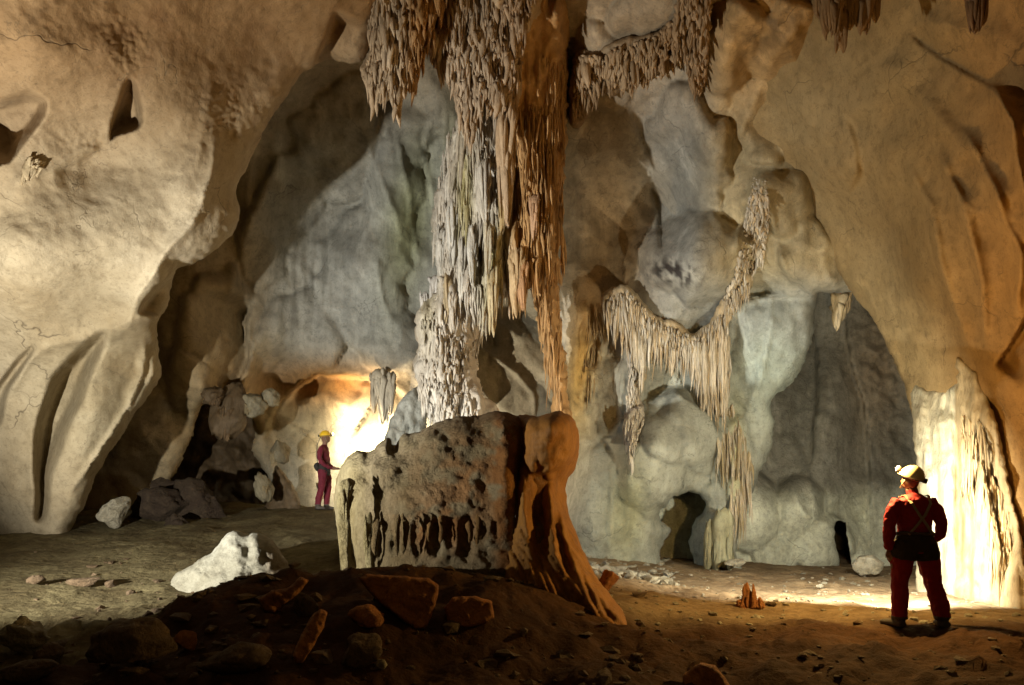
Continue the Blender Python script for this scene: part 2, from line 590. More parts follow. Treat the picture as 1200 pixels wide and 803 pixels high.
def floor_z(x, y, detail=True):
    z = _floor(x, y)
    if detail:
        rough = 0.35 + 0.65 * smooth((np.asarray(y, float) - 8.3) / -1.5)
        z = z + 0.16 * rough * fbm(np.asarray(x) * 0.9, np.asarray(y) * 0.9, 3.3, 5, 0.55)
        lump = np.maximum(0, fbm(np.asarray(x) * 2.6, np.asarray(y) * 2.6, 8.8, 3, 0.5) - 0.12)
        z = z + 0.12 * lump * rough
    return z


ys = [-12, -9, -6, -4, -2, -1, 0, 1]
y = 1.0
while y < 25:
    y += min(0.09, max(0.035, 2.4 * y * y / 1120))
    ys.append(y)
us = list(np.arange(-2600, -300, 60)) + list(np.arange(-300, 1500, 4.0)) + list(np.arange(1500, 3900, 60))
YY, UU = np.meshgrid(np.array(ys), np.array(us, float), indexing='ij')
XX = (UU - 600) / FPX * np.maximum(YY, 4.0)
XX = XX + 0.01 * noise3(XX * 9, YY * 9, 1.2)
ZZ = floor_z(XX, YY)
nr, nc = XX.shape
ii = np.arange(nr * nc).reshape(nr, nc)
fq = np.stack([ii[:-1, :-1].ravel(), ii[:-1, 1:].ravel(), ii[1:, 1:].ravel(), ii[1:, :-1].ravel()], 1)
# ground colour: pale greenish earth left, reddish rubble middle, painted pool of lamplight right
def floor_col(x, y):
    red = smooth((8.6 - y) / 1.2) * smooth((x + 4.2 + (y - 5) * -0.25) / 0.8)
    left = smooth((-x - 2.0) / 1.2) * (1 - red)
    c = np.ones(x.shape + (3,))
    c = c * (1 - red[..., None]) + red[..., None] * np.array([0.5, 0.3, 0.18])
    c = c * (1 + left[..., None] * (np.array([1.1, 1.2, 1.0]) - 1))
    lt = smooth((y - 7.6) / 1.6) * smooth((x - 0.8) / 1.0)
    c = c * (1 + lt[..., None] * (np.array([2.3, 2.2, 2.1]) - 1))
    return c
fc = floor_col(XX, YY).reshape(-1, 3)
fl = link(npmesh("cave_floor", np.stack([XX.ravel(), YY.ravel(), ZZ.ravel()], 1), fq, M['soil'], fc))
tag(fl, kind='structure')


def ground_at(u, v):
    """where the view ray through (u, v) meets the ground"""
    dd = np.arange(3.0, 20, 0.02)
    x, y, z = P(u, v, dd)
    g = floor_z(x, y)
    k = np.argmax(z < g)
    if z[k] >= g[k]:
        k = len(dd) - 1
    return Vector((x[k], y[k], g[k]))


# ------------------------------------------------------------------ the closed chamber outside the picture
def cave_shell():
    nu_, nv_ = 96, 48
    a = np.linspace(0, 2 * PI, nu_, endpoint=False)
    b = np.linspace(0.02, PI - 0.02, nv_)
    A, B = np.meshgrid(a, b)
    X, Y, Z = np.sin(B) * np.cos(A), np.sin(B) * np.sin(A), np.cos(B)
    r = 1 + 0.10 * fbm(X * 2, Y * 2, Z * 2, 4)
    v = np.stack([(22 * X * r).ravel(), (5 + 23 * Y * r).ravel(), (16 * Z * r).ravel()], 1)
    id_ = np.arange(nu_ * nv_).reshape(nv_, nu_)
    nx = np.roll(id_, -1, 1)
    q = np.stack([id_[:-1].ravel(), id_[1:].ravel(), nx[1:].ravel(), nx[:-1].ravel()], 1)
    o = link(npmesh("cave_ceiling", v, q, M['grey'], np.ones((len(v), 3))))
    tag(o, kind='structure')
cave_shell()

# ------------------------------------------------------------------ left wall
LW = [(-330, -230), (100, -230), (520, -230), (480, -60), (446, 20), (430, 66), (412, 74), (388, 70), (370, 76), (352, 88), (332, 118), (312, 148), (291, 193),
      (276, 224), (281, 248), (272, 275), (245, 299), (226, 310), (207, 316), (200, 338), (197, 357), (185, 380), (186, 418),
      (189, 440), (176, 462), (158, 485), (149, 502), (125, 536), (110, 562), (100, 592), (84, 622), (80, 690), (0, 700), (-330, 700)]
_lw = rbf([(0, 0), (-300, 0), (200, 0), (390, 0), (0, 300), (120, 200), (275, 250), (190, 350), (188, 440), (100, 590), (0, 600), (-300, 620),
           (0, 450), (90, 450), (-300, 300), (330, 110), (100, -230), (500, -230), (-300, -230), (150, 330), (428, 60)],
          [7.8, 7.6, 8.9, 10.4, 9.9, 10.2, 11.4, 11.1, 13.2, 12.8, 12.9, 14.2, 12.0, 12.1, 11.8, 10.9, 6.8, 9.4, 6.6, 10.8, 11.6], 30)


def lw_depth(U, V):
    W = U + 6 * noise3(U / 60, V / 60, 2.2)
    X = V + 6 * noise3(U / 60, V / 60, 7.2)
    D = _lw(U, V)
    D = D + blob(W, X, 60, 60, 90, 60, 20, -0.35) + blob(W, X, 200, 120, 60, 80, 10, -0.25) + blob(W, X, 120, 280, 120, 60, -20, -0.3)
    D = D + blob(W, X, 230, 210, 35, 60, 20, -0.35) + blob(W, X, 300, 60, 60, 50, 0, 0.3)
    D = D + blob(W, X, 20, 330, 60, 60, 0, -0.25) + blob(W, X, 100, 500, 30, 80, 30, -0.35)
    # hollows whose lips throw the sharp shadows
    D = D + step(W, X, [(-40, 210), (10, 192), (22, 178), (10, 150), (-30, 110)], 0.8, 40, side=-1) * 0.2
    D = D + hollow(W, X, [(-60, 108), (0, 114), (32, 108), (56, 114), (56, 132), (46, 152), (30, 172), (14, 192), (-12, 188), (-60, 184)], 0.75, 16)
    D = D + hollow(W, X, [(130, 166), (132, 130), (144, 98), (158, 92), (167, 116), (166, 142), (157, 152), (142, 157)], 0.6, 12)
    D = D + hollow(W, X, [(110, 386), (128, 386), (120, 420), (102, 465), (80, 510), (62, 560), (56, 610), (36, 612), (36, 560), (38, 505), (50, 460), (76, 420)], 1.0, 18)
    D = D + hollow(W, X, [(-20, 480), (2, 440), (18, 416), (42, 400), (34, 424), (14, 458), (0, 500)], 0.5, 10)
    D = D + step(W, X, [(366, 80), (372, 60), (384, 30), (392, 8)], 0.8, 30, side=1)
    D = D + step(W, X, [(60, 196), (90, 190), (112, 172), (124, 160)], 0.12, 30, side=1)
    D = D + step(W, X, [(160, 366), (166, 352), (180, 332), (206, 316)], 0.9, 40, edge=10, side=1)
        # creases and lips
    D = D + ridge(W, X, [(98, 402), (150, 380), (162, 345), (200, 290), (236, 240), (250, 205), (255, 150)], 0.13, 8)
    D = D + ridge(W, X, [(0, 495), (30, 425), (60, 402), (110, 392), (150, 372), (190, 372)], 0.16, 10)
    D = D + ridge(W, X, [(20, 214), (60, 200), (100, 176), (118, 172)], 0.07, 6)
    D = D + ridge(W, X, [(168, 395), (166, 440), (150, 480), (120, 520), (80, 580)], 0.22, 5)
    D = D + ridge(W, X, [(180, 400), (178, 440), (160, 476), (132, 518), (96, 575)], 0.16, 4) + ridge(W, X, [(186, 420), (172, 462), (150, 490)], 0.12, 3)
    D = D + ridge(W, X, [(240, 60), (250, 110), (236, 160), (228, 200)], 0.03, 6)
    D = D + ridge(W, X, [(200, 470), (190, 440), (186, 400)], 0.1, 4)
    D = D + scallops(W, X, 120, 0.34, -52, 1.9, 3) + scallops(W, X, 46, 0.07, -40, 1.6, 5, 0.2)
    # rough pitted band
    pit = np.exp(-((U - 265) / 35) ** 2 - ((V - 135) / 45) ** 2) + 0.8 * np.exp(-((U - 145) / 35) ** 2 - ((V - 60) / 40) ** 2)
    pit = pit + 0.6 * np.exp(-((U - 100) / 40) ** 2 - ((V - 165) / 20) ** 2)
    D = D + pit * 0.035 * noise3(U / 4.2, V / 4.2, 4.4)
    return D


def lw_col(U, V):
    c = np.ones(U.shape + (3,))
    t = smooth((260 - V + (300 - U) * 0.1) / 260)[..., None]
    c = c * (1 - t) + t * np.array([0.72, 0.54, 0.38])  # brown rock, with the flash's fall-off painted in towards the top
    g = (blob(U, V, 110, 470, 80, 110, 20, 0.35))[..., None]
    c = c * (1 - g) + g * np.array([0.95, 1.0, 0.92])
    st = np.clip(blob(U, V, 190, 30, 26, 60, 20, 1) + blob(U, V, 300, 60, 25, 60, 10, .7) + blob(U, V, 140, 60, 30, 40, 0, .9), 0, 1)[..., None] * \
        smooth(0.5 + 1.5 * fbm(U / 26, V / 40, 5.0, 4))[..., None]
    return c * (1 - 0.25 * st * np.array([0.8, 1, 1.1]))


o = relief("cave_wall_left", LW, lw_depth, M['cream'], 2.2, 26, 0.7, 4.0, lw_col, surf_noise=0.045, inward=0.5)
tag(o, kind='structure')

# ------------------------------------------------------------------ back wall
BW = [(-200, -250), (300, -250), (700, -250), (1250, -250), (1250, 250), (1100, 335), (1000, 343), (975, 344), (957, 346), (952, 395), (940, 430),
      (922, 455), (904, 472), (907, 500), (902, 530), (888, 560), (872, 600), (862, 650), (862, 690), (600, 700), (-200, 700)]
HOLE = [(797, 580), (806, 577), (818, 580), (826, 590), (824, 600), (815, 606), (811, 620), (808, 640), (812, 664), (776, 664), (774, 645), (780, 634), (785, 620), (776, 612), (773, 600), (780, 594), (786, 584)]
HOLE2 = [(236, 480), (262, 468), (288, 482), (298, 500), (296, 528), (312, 556), (322, 585), (300, 622), (150, 622), (196, 570), (222, 520)]
_bw = rbf([(-100, 600), (100, 600), (200, 450), (150, 250), (285, 430), (320, 440), (330, 560), (400, 560), (440, 520), (380, 440), (450, 380),
           (350, 300), (450, 250), (300, 200), (400, 100), (520, 100), (520, 250), (600, 420), (640, 600), (700, 500), (740, 650), (800, 560),
           (860, 560), (900, 430), (945, 400), (850, 300), (760, 250), (700, 150), (800, 100), (900, 200), (980, 330), (960, 100), (700, 0),
           (550, 0), (400, 0), (900, 0), (500, -250), (1000, -250), (100, -200), (1200, 0), (1200, 300), (690, 360), (780, 420)],
          [16, 16, 15.6, 15.0, 16.0, 17.6, 18.4, 18.2, 17.6, 17.0, 17.4,
           17.2, 17.2, 15.8, 15.2, 16.0, 17.2, 17.4, 17.2, 17.0, 16.6, 16.5,
           16.6, 16.2, 15.8, 15.6, 16.0, 15.0, 14.2, 14.5, 15.2, 13.6, 12.8,
           13.0, 12.0, 12.0, 9.0, 8.5, 9.0, 9.5, 12.5, 16.6, 16.4], 25)


def flute(U, V, f, seed):
    w = U + 5 * noise3(U / 40, V / 50, seed)
    return np.abs(noise3(w / f, V / (f * 14), seed + 3)) * 2


def bw_depth(U, V):
    W = U + 7 * noise3(U / 70, V / 70, 12.2)
    X = V + 7 * noise3(U / 70, V / 70, 17.2)
    D = _bw(U, V)
    # alcove roof over the far caver
    D = D + step(W, X, [(300, 520), (318, 478), (345, 452), (372, 434), (410, 436), (450, 444), (480, 470)], 0.9, 60, 4, 1)
    D = D + ridge(W, X, [(345, 470), (380, 460), (410, 475), (425, 462), (432, 440)], 0.25, 12)
    D = D + step(W, X, [(250, 480), (285, 455), (292, 420), (286, 380), (300, 350)], 1.2, 60, 5, -1) * 0.8
    D = D + blob(W, X, 230, 330, 40, 120, 20, -0.5) + ridge(W, X, [(330, 140), (320, 200), (280, 300), (250, 400), (220, 500)], 0.3, 16)
    D = D + ridge(W, X, [(450, 110), (470, 200), (440, 260), (400, 330)], 0.25, 30)
    # big scallops of the middle and right
    D = D + blob(W, X, 790, 230, 52, 95, 12, 0.7) + blob(W, X, 705, 255, 60, 110, 5, 0.7)
    D = D + blob(W, X, 800, 310, 60, 55, 0, -0.9) + blob(W, X, 885, 220, 50, 45, 20, -0.5) + blob(W, X, 905, 300, 55, 40, 30, -0.6)
    D = D + blob(W, X, 900, 140, 50, 50, 0, 0.4) + blob(W, X, 840, 120, 22, 70, 10, -0.5)
    D = D + step(W, X, [(735, 120), (758, 180), (770, 262), (768, 300)], 0.25, 30, 3, -1)
    D = D + blob(W, X, 760, 535, 60, 60, 0, -0.75) + blob(W, X, 700, 560, 40, 90, 0, -0.35) + bowl(W, X, 800, 500, 50, 46, 0, -0.5)
    D = D + step(W, X, [(705, 510), (740, 478), (790, 460), (830, 480), (856, 530)], 0.35, 26, 3, -1)
    D = D + blob(W, X, 905, 410, 40, 60, 20, -0.2) + step(W, X, [(852, 390), (856, 366), (872, 350), (930, 345)], 0.5, 30, 3, -1)
    D = D + ridge(W, X, [(904, 346), (898, 400), (890, 450), (872, 490), (866, 560), (858, 600)], 0.10, 4)
    D = D + ridge(W, X, [(755, 500), (738, 560), (730, 640)], 0.22, 12) + ridge(W, X, [(700, 500), (688, 560), (690, 640)], 0.2, 14)
    D = D + blob(W, X, 610, 420, 45, 80, -15, 0.5)
    D = D + ridge(W, X, [(556, 402), (580, 418), (606, 436), (622, 458), (628, 490)], 0.12, 3)
    D = D + ridge(W, X, [(690, 400), (676, 470), (668, 500)], 0.18, 5) + ridge(W, X, [(712, 395), (690, 450), (674, 500)], 0.14, 4)
    # dark rough ledge running up to the right
    D = D + step(W, X, [(660, 130), (740, 50), (800, 20), (850, -10)], 0.6, 40, 4, 1)
    D = D + ridge(W, X, [(790, 330), (850, 190), (875, 140), (900, 80), (950, 10)], 0.3, 22)
    fl_ = flute(U, V, 7, 31.0)
    dr = np.exp(-((U - 862) / 10) ** 2) * smooth((V - 480) / 20) * smooth((610 - V) / 30)
    dr = dr + np.exp(-((U - (740 - (V - 400) * 0.1)) / 14) ** 2) * smooth((V - 395) / 20) * smooth((540 - V) / 60)
    dr = dr + 0.5 * np.exp(-((U - 700) / 30) ** 2) * smooth((V - 350) / 20) * smooth((480 - V) / 60)
    dr = dr + 0.6 * np.exp(-((U - 540) / 40) ** 2) * smooth((V - 120) / 60) * smooth((330 - V) / 60)
    D = D - 0.22 * dr * fl_ - 0.25 * dr
    W2 = U + 16 * fbm(U / 60, V / 60, 61.2, 3)
    X2 = V + 16 * fbm(U / 60, V / 60, 67.2, 3)
    lob = np.zeros(U.shape)
    for (a, b, ru, rv, an, h) in [(808, 180, 48, 80, -10, .7), (818, 300, 62, 58, 0, .9), (912, 240, 42, 44, 20, .55), (955, 300, 52, 42, 30, .55), (900, 140, 50, 50, 0, .45), (850, 50, 50, 60, 20, .6),
                                  (705, 80, 42, 60, 0, .45), (640, 200, 30, 80, 0, .3), (765, 545, 52, 66, 0, .6), (806, 505, 46, 52, 10, .5), (698, 610, 38, 90, 0, .5), (745, 625, 30, 60, 0, .35),
                                  (842, 615, 28, 64, 0, .35), (906, 412, 46, 72, 20, .22), (886, 515, 22, 60, 10, .15), (720, 470, 42, 50, 0, .45), (425, 320, 60, 90, 12, .5), (352, 390, 48, 66, 30, .45),
                                  (465, 200, 38, 90, 10, .5), (455, 402, 44, 44, 0, .45), (545, 430, 38, 55, 0, .4), (400, 160, 60, 80, 20, .45), (500, 120, 40, 60, 0, .4), (610, 440, 40, 60, -15, .35),
                                  (330, 250, 40, 90, 25, .5), (240, 400, 40, 90, 20, .4), (930, 60, 50, 60, 0, .4), (770, 20, 50, 50, 0, .4)]:
        lob = np.maximum(lob, bowl(W2, X2, a, b, ru, rv, an, h))
    D = D - lob
    for pts in ([(690, 350), (684, 420), (672, 500)], [(712, 380), (700, 440), (680, 500)], [(700, 365), (690, 430), (676, 500)], [(862, 490), (866, 540), (862, 600)], [(872, 490), (878, 540), (868, 600)],
                [(852, 490), (856, 540), (852, 590)], [(880, 205), (884, 260), (878, 300)], [(892, 205), (900, 250), (930, 330)], [(870, 210), (868, 260), (860, 300)], [(900, 330), (925, 345), (960, 350)],
                [(470, 150), (480, 240), (490, 320)], [(505, 130), (500, 200), (508, 260)], [(440, 300), (452, 360)], [(720, 540), (716, 600), (712, 650)], [(780, 470), (800, 462), (840, 482)]):
        D = D + ridge(W, X, pts, 0.12, 2.6)
    lower = smooth((V - 330) / 80)
    D = D + scallops(W, X, 105, 0.8, 70, 1.5, 7) * (1 - 0.6 * lower) + scallops(W, X, 48, 0.2, 60, 1.6, 9, 0.1) - 0.8 * lower * scallops(W, X, 80, 0.6, 85, 1.6, 21)
    D = D + scallops(W, X, 20, 0.04, 80, 2.0, 23, 0.1)
    D = D + 0.10 * fbm(U / 60, V / 60, 20.5, 3)
    return D


def bw_col(U, V):
    c = np.ones(U.shape + (3,))
    def lay(m, col):
        nonlocal c
        m = np.clip(m, 0, 1)[..., None]
        c = c * (1 - m) + c * m * np.array(col)
    lay(smooth((340 - U) / 80), [1.25, 1.0, 0.7])
    lay(smooth((200 - V) / 160) * 0.9, [1.3, 1.0, 0.72])
    lay(blob(U, V, 480, 260, 26, 90, 8, 0.8), [0.95, 1.0, 0.55])          # olive algae
    lay(blob(U, V, 540, 230, 14, 100, -5, 0.7), [1.0, 1.0, 0.5])
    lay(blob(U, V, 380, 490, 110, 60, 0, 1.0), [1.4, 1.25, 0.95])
    lay(blob(U, V, 385, 448, 75, 26, 0, 1.1), [1.15, 0.66, 0.28])  # orange glow of the far lamp on the alcove roof, painted in
    lay(blob(U, V, 710, 280, 55, 150, 0, 0.9), [1.2, 0.85, 0.5])
    lay(blob(U, V, 680, 430, 16, 90, 8, 1.0), [1.6, 1.2, 0.55])
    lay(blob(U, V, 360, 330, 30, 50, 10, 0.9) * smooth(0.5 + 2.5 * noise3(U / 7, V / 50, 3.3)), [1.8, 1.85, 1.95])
    lay(blob(U, V, 790, 320, 30, 16, 15, 1.4) * smooth(0.4 + 2.5 * fbm(U / 8, V / 14, 6, 3)), [0.12, 0.1, 0.1])
    lay(blob(U, V, 688, 467, 22, 7, 0, 1.4) * smooth(0.4 + 2.5 * fbm(U / 8, V / 14, 8, 3)), [0.15, 0.15, 0.16])
    lay(smooth((U - 800) / 60) * smooth((360 - V) / 60), [1.35, 1.1, 0.72])
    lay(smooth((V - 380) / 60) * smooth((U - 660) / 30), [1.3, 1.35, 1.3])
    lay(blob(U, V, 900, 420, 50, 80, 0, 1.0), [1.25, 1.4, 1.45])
    lay(blob(U, V, 862, 540, 9, 60, 0, 1.0), [1.5, 1.4, 1.0])
    lay(blob(U, V, 735, 600, 24, 60, 5, 0.7), [1.15, 1.1, 0.7])
    lay(blob(U, V, 900, 30, 60, 30, -40, 1.0) * smooth(0.5 + 2 * fbm(U / 20, V / 20, 2, 3)), [0.4, 0.4, 0.42])
    return c


o = relief("cave_wall_back", BW, bw_depth, M['grey'], 3.0, 16, 0.35, 4.0, bw_col, holes=[HOLE, HOLE2], rough_edge=2.6, surf_noise=0.05, inward=0.15)
tag(o, kind='structure')

# ------------------------------------------------------------------ recess behind the right arch
RC = [(740, 270), (1230, 270), (1230, 720), (740, 720)]
GAP = [(980, 612), (990, 614), (993, 628), (996, 650), (998, 676), (985, 676), (982, 650), (978, 632)]
_rc = rbf([(760, 300), (1200, 300), (760, 700), (1200, 700), (930, 400), (1000, 400), (1050, 500), (930, 600), (1000, 650), (980, 500)],
          [19, 19, 18.5, 18.5, 20.5, 19.6, 19.2, 18.6, 18.6, 19.2], 20)


def rc_depth(U, V):
    W = U + 6 * noise3(U / 40, V / 40, 22.2)
    X = V + 6 * noise3(U / 40, V / 40, 27.2)
    D = _rc(U, V)
    D = D + np.minimum(np.minimum(bowl(W, X, 880, 602, 40, 52, 0, -1.0), bowl(W, X, 934, 600, 34, 44, 10, -0.8)), np.minimum(bowl(W, X, 962, 636, 40, 36, 0, -0.7), bowl(W, X, 910, 645, 34, 30, 0, -0.6)))
    D = D + blob(W, X, 975, 460, 30, 80, 0, -0.6) + step(W, X, [(950, 340), (956, 420), (958, 500), (952, 560)], 0.4, 30, 3, 1)
    D = D + step(W, X, [(1020, 640), (1022, 560), (1016, 480), (1000, 420), (990, 350)], 0.5, 40, 3, -1)
    D = D + ridge(W, X, [(920, 560), (945, 600), (975, 620)], 0.15, 5) + ridge(W, X, [(965, 590), (1000, 575), (1040, 560)], 0.25, 10)
    D = D + ridge(W, X, [(935, 515), (950, 560), (962, 610)], 0.15, 4)
    D = D + scallops(W, X, 75, -0.35, 75, 1.8, 15) * smooth((590 - V) / 40) + scallops(W, X, 30, 0.04, 20, 1.5, 17)
    rr = np.exp(-((U - 1040) / 34) ** 2 - ((V - 440) / 90) ** 2)
    return D + 0.22 * rr * fbm(U / 11, V / 11, 3.1, 4) + 0.06 * fbm(U / 30, V / 36, 9.1, 4)


def rc_col(U, V):
    c = np.ones(U.shape + (3,))
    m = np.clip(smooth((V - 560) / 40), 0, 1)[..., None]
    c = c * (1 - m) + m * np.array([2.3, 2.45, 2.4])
    b = np.clip(blob(U, V, 1030, 430, 40, 90, 0, 0.8), 0, 1)[..., None]
    return c * (1 - b) + b * c * np.array([1.2, 0.95, 0.75])


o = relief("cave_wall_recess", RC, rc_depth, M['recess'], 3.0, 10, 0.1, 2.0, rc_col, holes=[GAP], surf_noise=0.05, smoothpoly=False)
tag(o, kind='structure')

DK = [(110, 440), (380, 440), (380, 660), (110, 660)]
o = relief("cave_wall_corner", DK, lambda U, V: 18.8 + 0.5 * fbm(U / 30, V / 30, 3.0, 4) + scallops(U, V, 34, 0.5, 30, 1.3, 35), M['darkdrip'], 3.0, 5, 0.1, 1.0, None, smoothpoly=False)
tag(o, kind='structure')

# ------------------------------------------------------------------ right wall
RW = [(960, -250), (1120, -250), (1560, -250), (1560, 740), (1240, 735), (1100, 712), (1078, 700), (1074, 620), (1073, 520), (1067, 478), (1055, 440), (1040, 408),
      (1022, 372), (1004, 352), (985, 322), (960, 275), (940, 236), (922, 210), (896, 190), (868, 160), (880, 90), (930, 40), (955, -20), (960, -120)]
_rw = rbf([(870, 150), (940, 240), (1000, 345), (1070, 470), (1075, 600), (1090, 690), (1200, 715), (1200, 600), (1200, 400), (1100, 300), (1000, 200),
           (950, 0), (1080, 0), (1200, 0), (1200, 200), (1000, -250), (1300, -250), (1500, 300), (1500, 700), (1130, 450), (1050, 120)],
          [14.1, 14.8, 14.2, 12.6, 11.9, 11.5, 9.6, 9.8, 9.4, 10.8, 12.2,
           11.6, 9.8, 8.4, 8.8, 7.5, 6.2, 7.0, 7.5, 11.0, 10.8], 25)


def rw_depth(U, V):
    W = U + 8 * noise3(U / 80, V / 80, 42.2)
    X = V + 8 * noise3(U / 80, V / 80, 47.2)
    D = _rw(U, V)
    D = D + blob(W, X, 960, 170, 40, 60, -10, -0.35) + step(W, X, [(985, 130), (996, 170), (1000, 200), (985, 225)], 0.2, 30, 12, -1)
    D = D + blob(W, X, 1058, 140, 36, 44, 10, 0.25) + blob(W, X, 1060, 330, 70, 90, 0, -0.3) + blob(W, X, 1030, 300, 30, 60, -20, 0.2)
    D = D + ridge(W, X, [(1040, 70), (1070, 110), (1110, 150), (1150, 190)], 0.15, 20)
    D = D + step(W, X, [(1060, 40), (1085, 60), (1130, 85), (1180, 108), (1240, 130)], 0.1, 20, 4, -1)
    for k, (pts, h, w) in enumerate([([(1064, 185), (1090, 240), (1100, 300), (1115, 360), (1140, 410)], 0.2, 7),
                                     ([(1100, 170), (1130, 240), (1150, 330), (1160, 420)], 0.2, 8),
                                     ([(1130, 150), (1170, 220), (1195, 300), (1200, 380)], 0.25, 9),
                                     ([(1160, 90), (1185, 140), (1200, 220), (1225, 300)], 0.3, 9),
                                     ([(1000, 330), (1050, 400), (1070, 460)], -0.15, 12)]):
        D = D + ridge(W, X, pts, h, w)
    D = D + step(W, X, [(1160, 430), (1180, 405), (1196, 385), (1230, 340)], 0.4, 30, 4, 1)
    D = D + scallops(W, X, 105, -0.42, 60, 1.8, 11) + scallops(W, X, 50, 0.22, 55, 2.2, 13, 0.1)
    return D + 0.06 * fbm(U / 70, V / 70, 40.5, 3)


def rw_col(U, V):
    c = np.ones(U.shape + (3,))
    m = (smooth((U - 1050) / 150) * 0.8)[..., None]
    c = c * (1 - m) + m * np.array([1.1, 0.85, 0.62])
    gq = (smooth(0.5 + 1.3 * fbm(U / 110, V / 110, 3.7, 4)) * 0.25)[..., None]
    c = c * (1 - gq) + c * gq * np.array([0.78, 0.86, 1.0])
    t = smooth((120 - V) / 160)[..., None] * 0.5
    return c * (1 - t) + t * c * np.array([0.7, 0.62, 0.5])


o = relief("cave_wall_right", RW, rw_depth, M['right'], 3.0, 18, 0.22, 4.0, rw_col, surf_noise=0.04, inward=0.3)
tag(o, kind='structure')


# ------------------------------------------------------------------ dripstone
class Drips:
    """collects many small hanging spikes in one mesh"""
    def __init__(s):
        s.v, s.f, s.c, s.n = [], [], [], 0

    def add(s, top, length, r, lean=(0, 0), sides=7, rings=7, flat=0.8, blunt=0.3, wob=0.18, col=(1, 1, 1), bulb=0.0):
        ph = random.uniform(0, 6.28)
        ta = np.linspace(0, 2 * PI, sides, endpoint=False) + ph
        base = s.n
        for k in range(rings):
            t = k / (rings - 1)
            rr = r * ((1 - t) ** 0.75 * (1 - blunt) + blunt * math.sqrt(max(0.0, 1 - t ** 6)))
            rr *= 1 + wob * math.sin(t * 9 + ph) * (1 - t) + bulb * math.exp(-((t - 0.8) / 0.15) ** 2)
            rr *= 0.15 + 0.85 * min(1.0, t / 0.13) ** 0.6
            if k == rings - 1: rr = r * 0.04
            g = 1 + wob * np.cos(3 * ta + ph * 2 + t * 3)
            x = top[0] + lean[0] * t * length + rr * g * np.cos(ta) + 0.3 * r * math.sin(5 * t + ph)
            y = top[1] + lean[1] * t * length + rr * g * np.sin(ta) * flat + 1.3 * r * max(0.0, 1 - t / 0.2)
            z = np.full(sides, top[2] - t * length)
            s.v.append(np.stack([x, y, z], 1))
            s.c.append(np.tile(np.array(col), (sides, 1)))
            if k:
                a = base + (k - 1) * sides + np.arange(sides)
                b = base + (k - 1) * sides + (np.arange(sides) + 1) % sides
                s.f.append(np.stack([a, a + sides, b + sides, b], 1))
        s.n += sides * rings

    def build(s, name, mat, parent=None, stuff=False):
        o = npmesh(name, np.concatenate(s.v), np.concatenate(s.f), mat, np.concatenate(s.c))
        link(o)
        if parent is not None: local(o, parent)
        if stuff: o['kind'] = 'stuff'
        return o


def scatter(poly, n0, dfn, L, R, off=0.08, colfn=None, dr=None, lean=0.05, blunt=(0.05, 0.5), edge_long=None):
    """spikes hanging all over an outlined area"""
    dr = dr or Drips()
    A = np.array(poly, float)
    lo, hi = A.min(0), A.max(0)
    got = 0
    n = int(n0 * 2.3)
    tries = 0
    while got < n and tries < 60:
        tries += 1
        u = RNG.uniform(lo[0], hi[0], n * 2); v = RNG.uniform(lo[1], hi[1], n * 2)
        cl = noise3(u / 17, v / 26, 7.7) + 0.5 * noise3(u / 6, v / 12, 2.1)
        k = inside(u, v, poly) & (cl > RNG.uniform(-0.9, 0.25, len(u)))
        u, v, cl = u[k], v[k], cl[k]
        d = dfn(u, v)
        for a, b, c, q_ in zip(u, v, d, cl):
            if got >= n: break
            got += 1
            p = P(a, b, c - off * random.uniform(0.2, 1.0))
            q = random.random() ** 1.8
            ln = L[0] + (L[1] - L[0]) * q
            rr = 0.62 * (R[0] + (R[1] - R[0]) * random.random() * (0.4 + 0.6 * q))
            big = 1 + 1.1 * max(0.0, float(noise3(a / 12, b / 16, 4.4)))
            rr *= big * (1 + 0.5 * max(0, q_)); ln *= 0.7 + 0.5 * big * random.random() + 0.4 * max(0, q_)
            cc = colfn(a, b) if colfn else (1, 1, 1)
            s = random.uniform(0.75, 1.15)
            dr.add(p, ln, rr, (random.gauss(0, lean), random.gauss(0, lean)), sides=6, rings=6,
                   blunt=random.uniform(*blunt), col=tuple(x * s for x in cc))
    return dr


def near_edge(cd, poly, dfn_base, edge, bulge):
    """distance function of a relief including its rounding (so that spikes sit on it)"""
    poly = curve(poly, 5)
    def f(u, v):
        u = np.asarray(u, float); v = np.asarray(v, float)
        d, _, _, _, _ = seg_dist(u, v, poly, True)
        d = np.where(inside(u, v, poly), d, 0)
        t = np.clip(d / edge, 0, 1)
        return dfn_base(u, v) + bulge * (1 - np.sqrt(1 - (1 - t) ** 2 + 1e-9))
    return f


def formation(name, poly, dfn, mat, label, cat, drips=(), edge=25, bulge=0.6, back=1.5, colfn=None, holes=(), drip_mat=None,
              res=2.5, surf=0.08, flutes=0.12, ff=7.0, seed=0.0, group=None, at=None, core='core', rough=2.0):
    """thing: a solid core with spikes all over it"""
    A = np.array(poly)
    mu, mv = A[:, 0].mean(), A[:, 1].mean()
    root = empty(name, P(mu, A[:, 1].max(), float(dfn(np.array(mu), np.array(mv)))), label, cat, group)
    g = lambda U, V: dfn(U, V) - flutes * flute(U, V, ff, seed + 1.5) * (0.6 + 0.8 * noise3(U / 20, V / 25, seed + 4))
    o = relief(core, poly, g, mat, res, edge, bulge, back, colfn or (lambda U, V: np.ones(U.shape + (3,))), holes, rough, surf_noise=surf, seed=seed)
    local(o, root)
    sf = near_edge(0, poly, dfn, edge, bulge)
    for (pl, n, L, R, nm, cf) in drips:
        scatter(pl, n, sf, L, R, off=0.18, colfn=cf).build(nm, drip_mat or mat, root, stuff=True)
    return root, sf


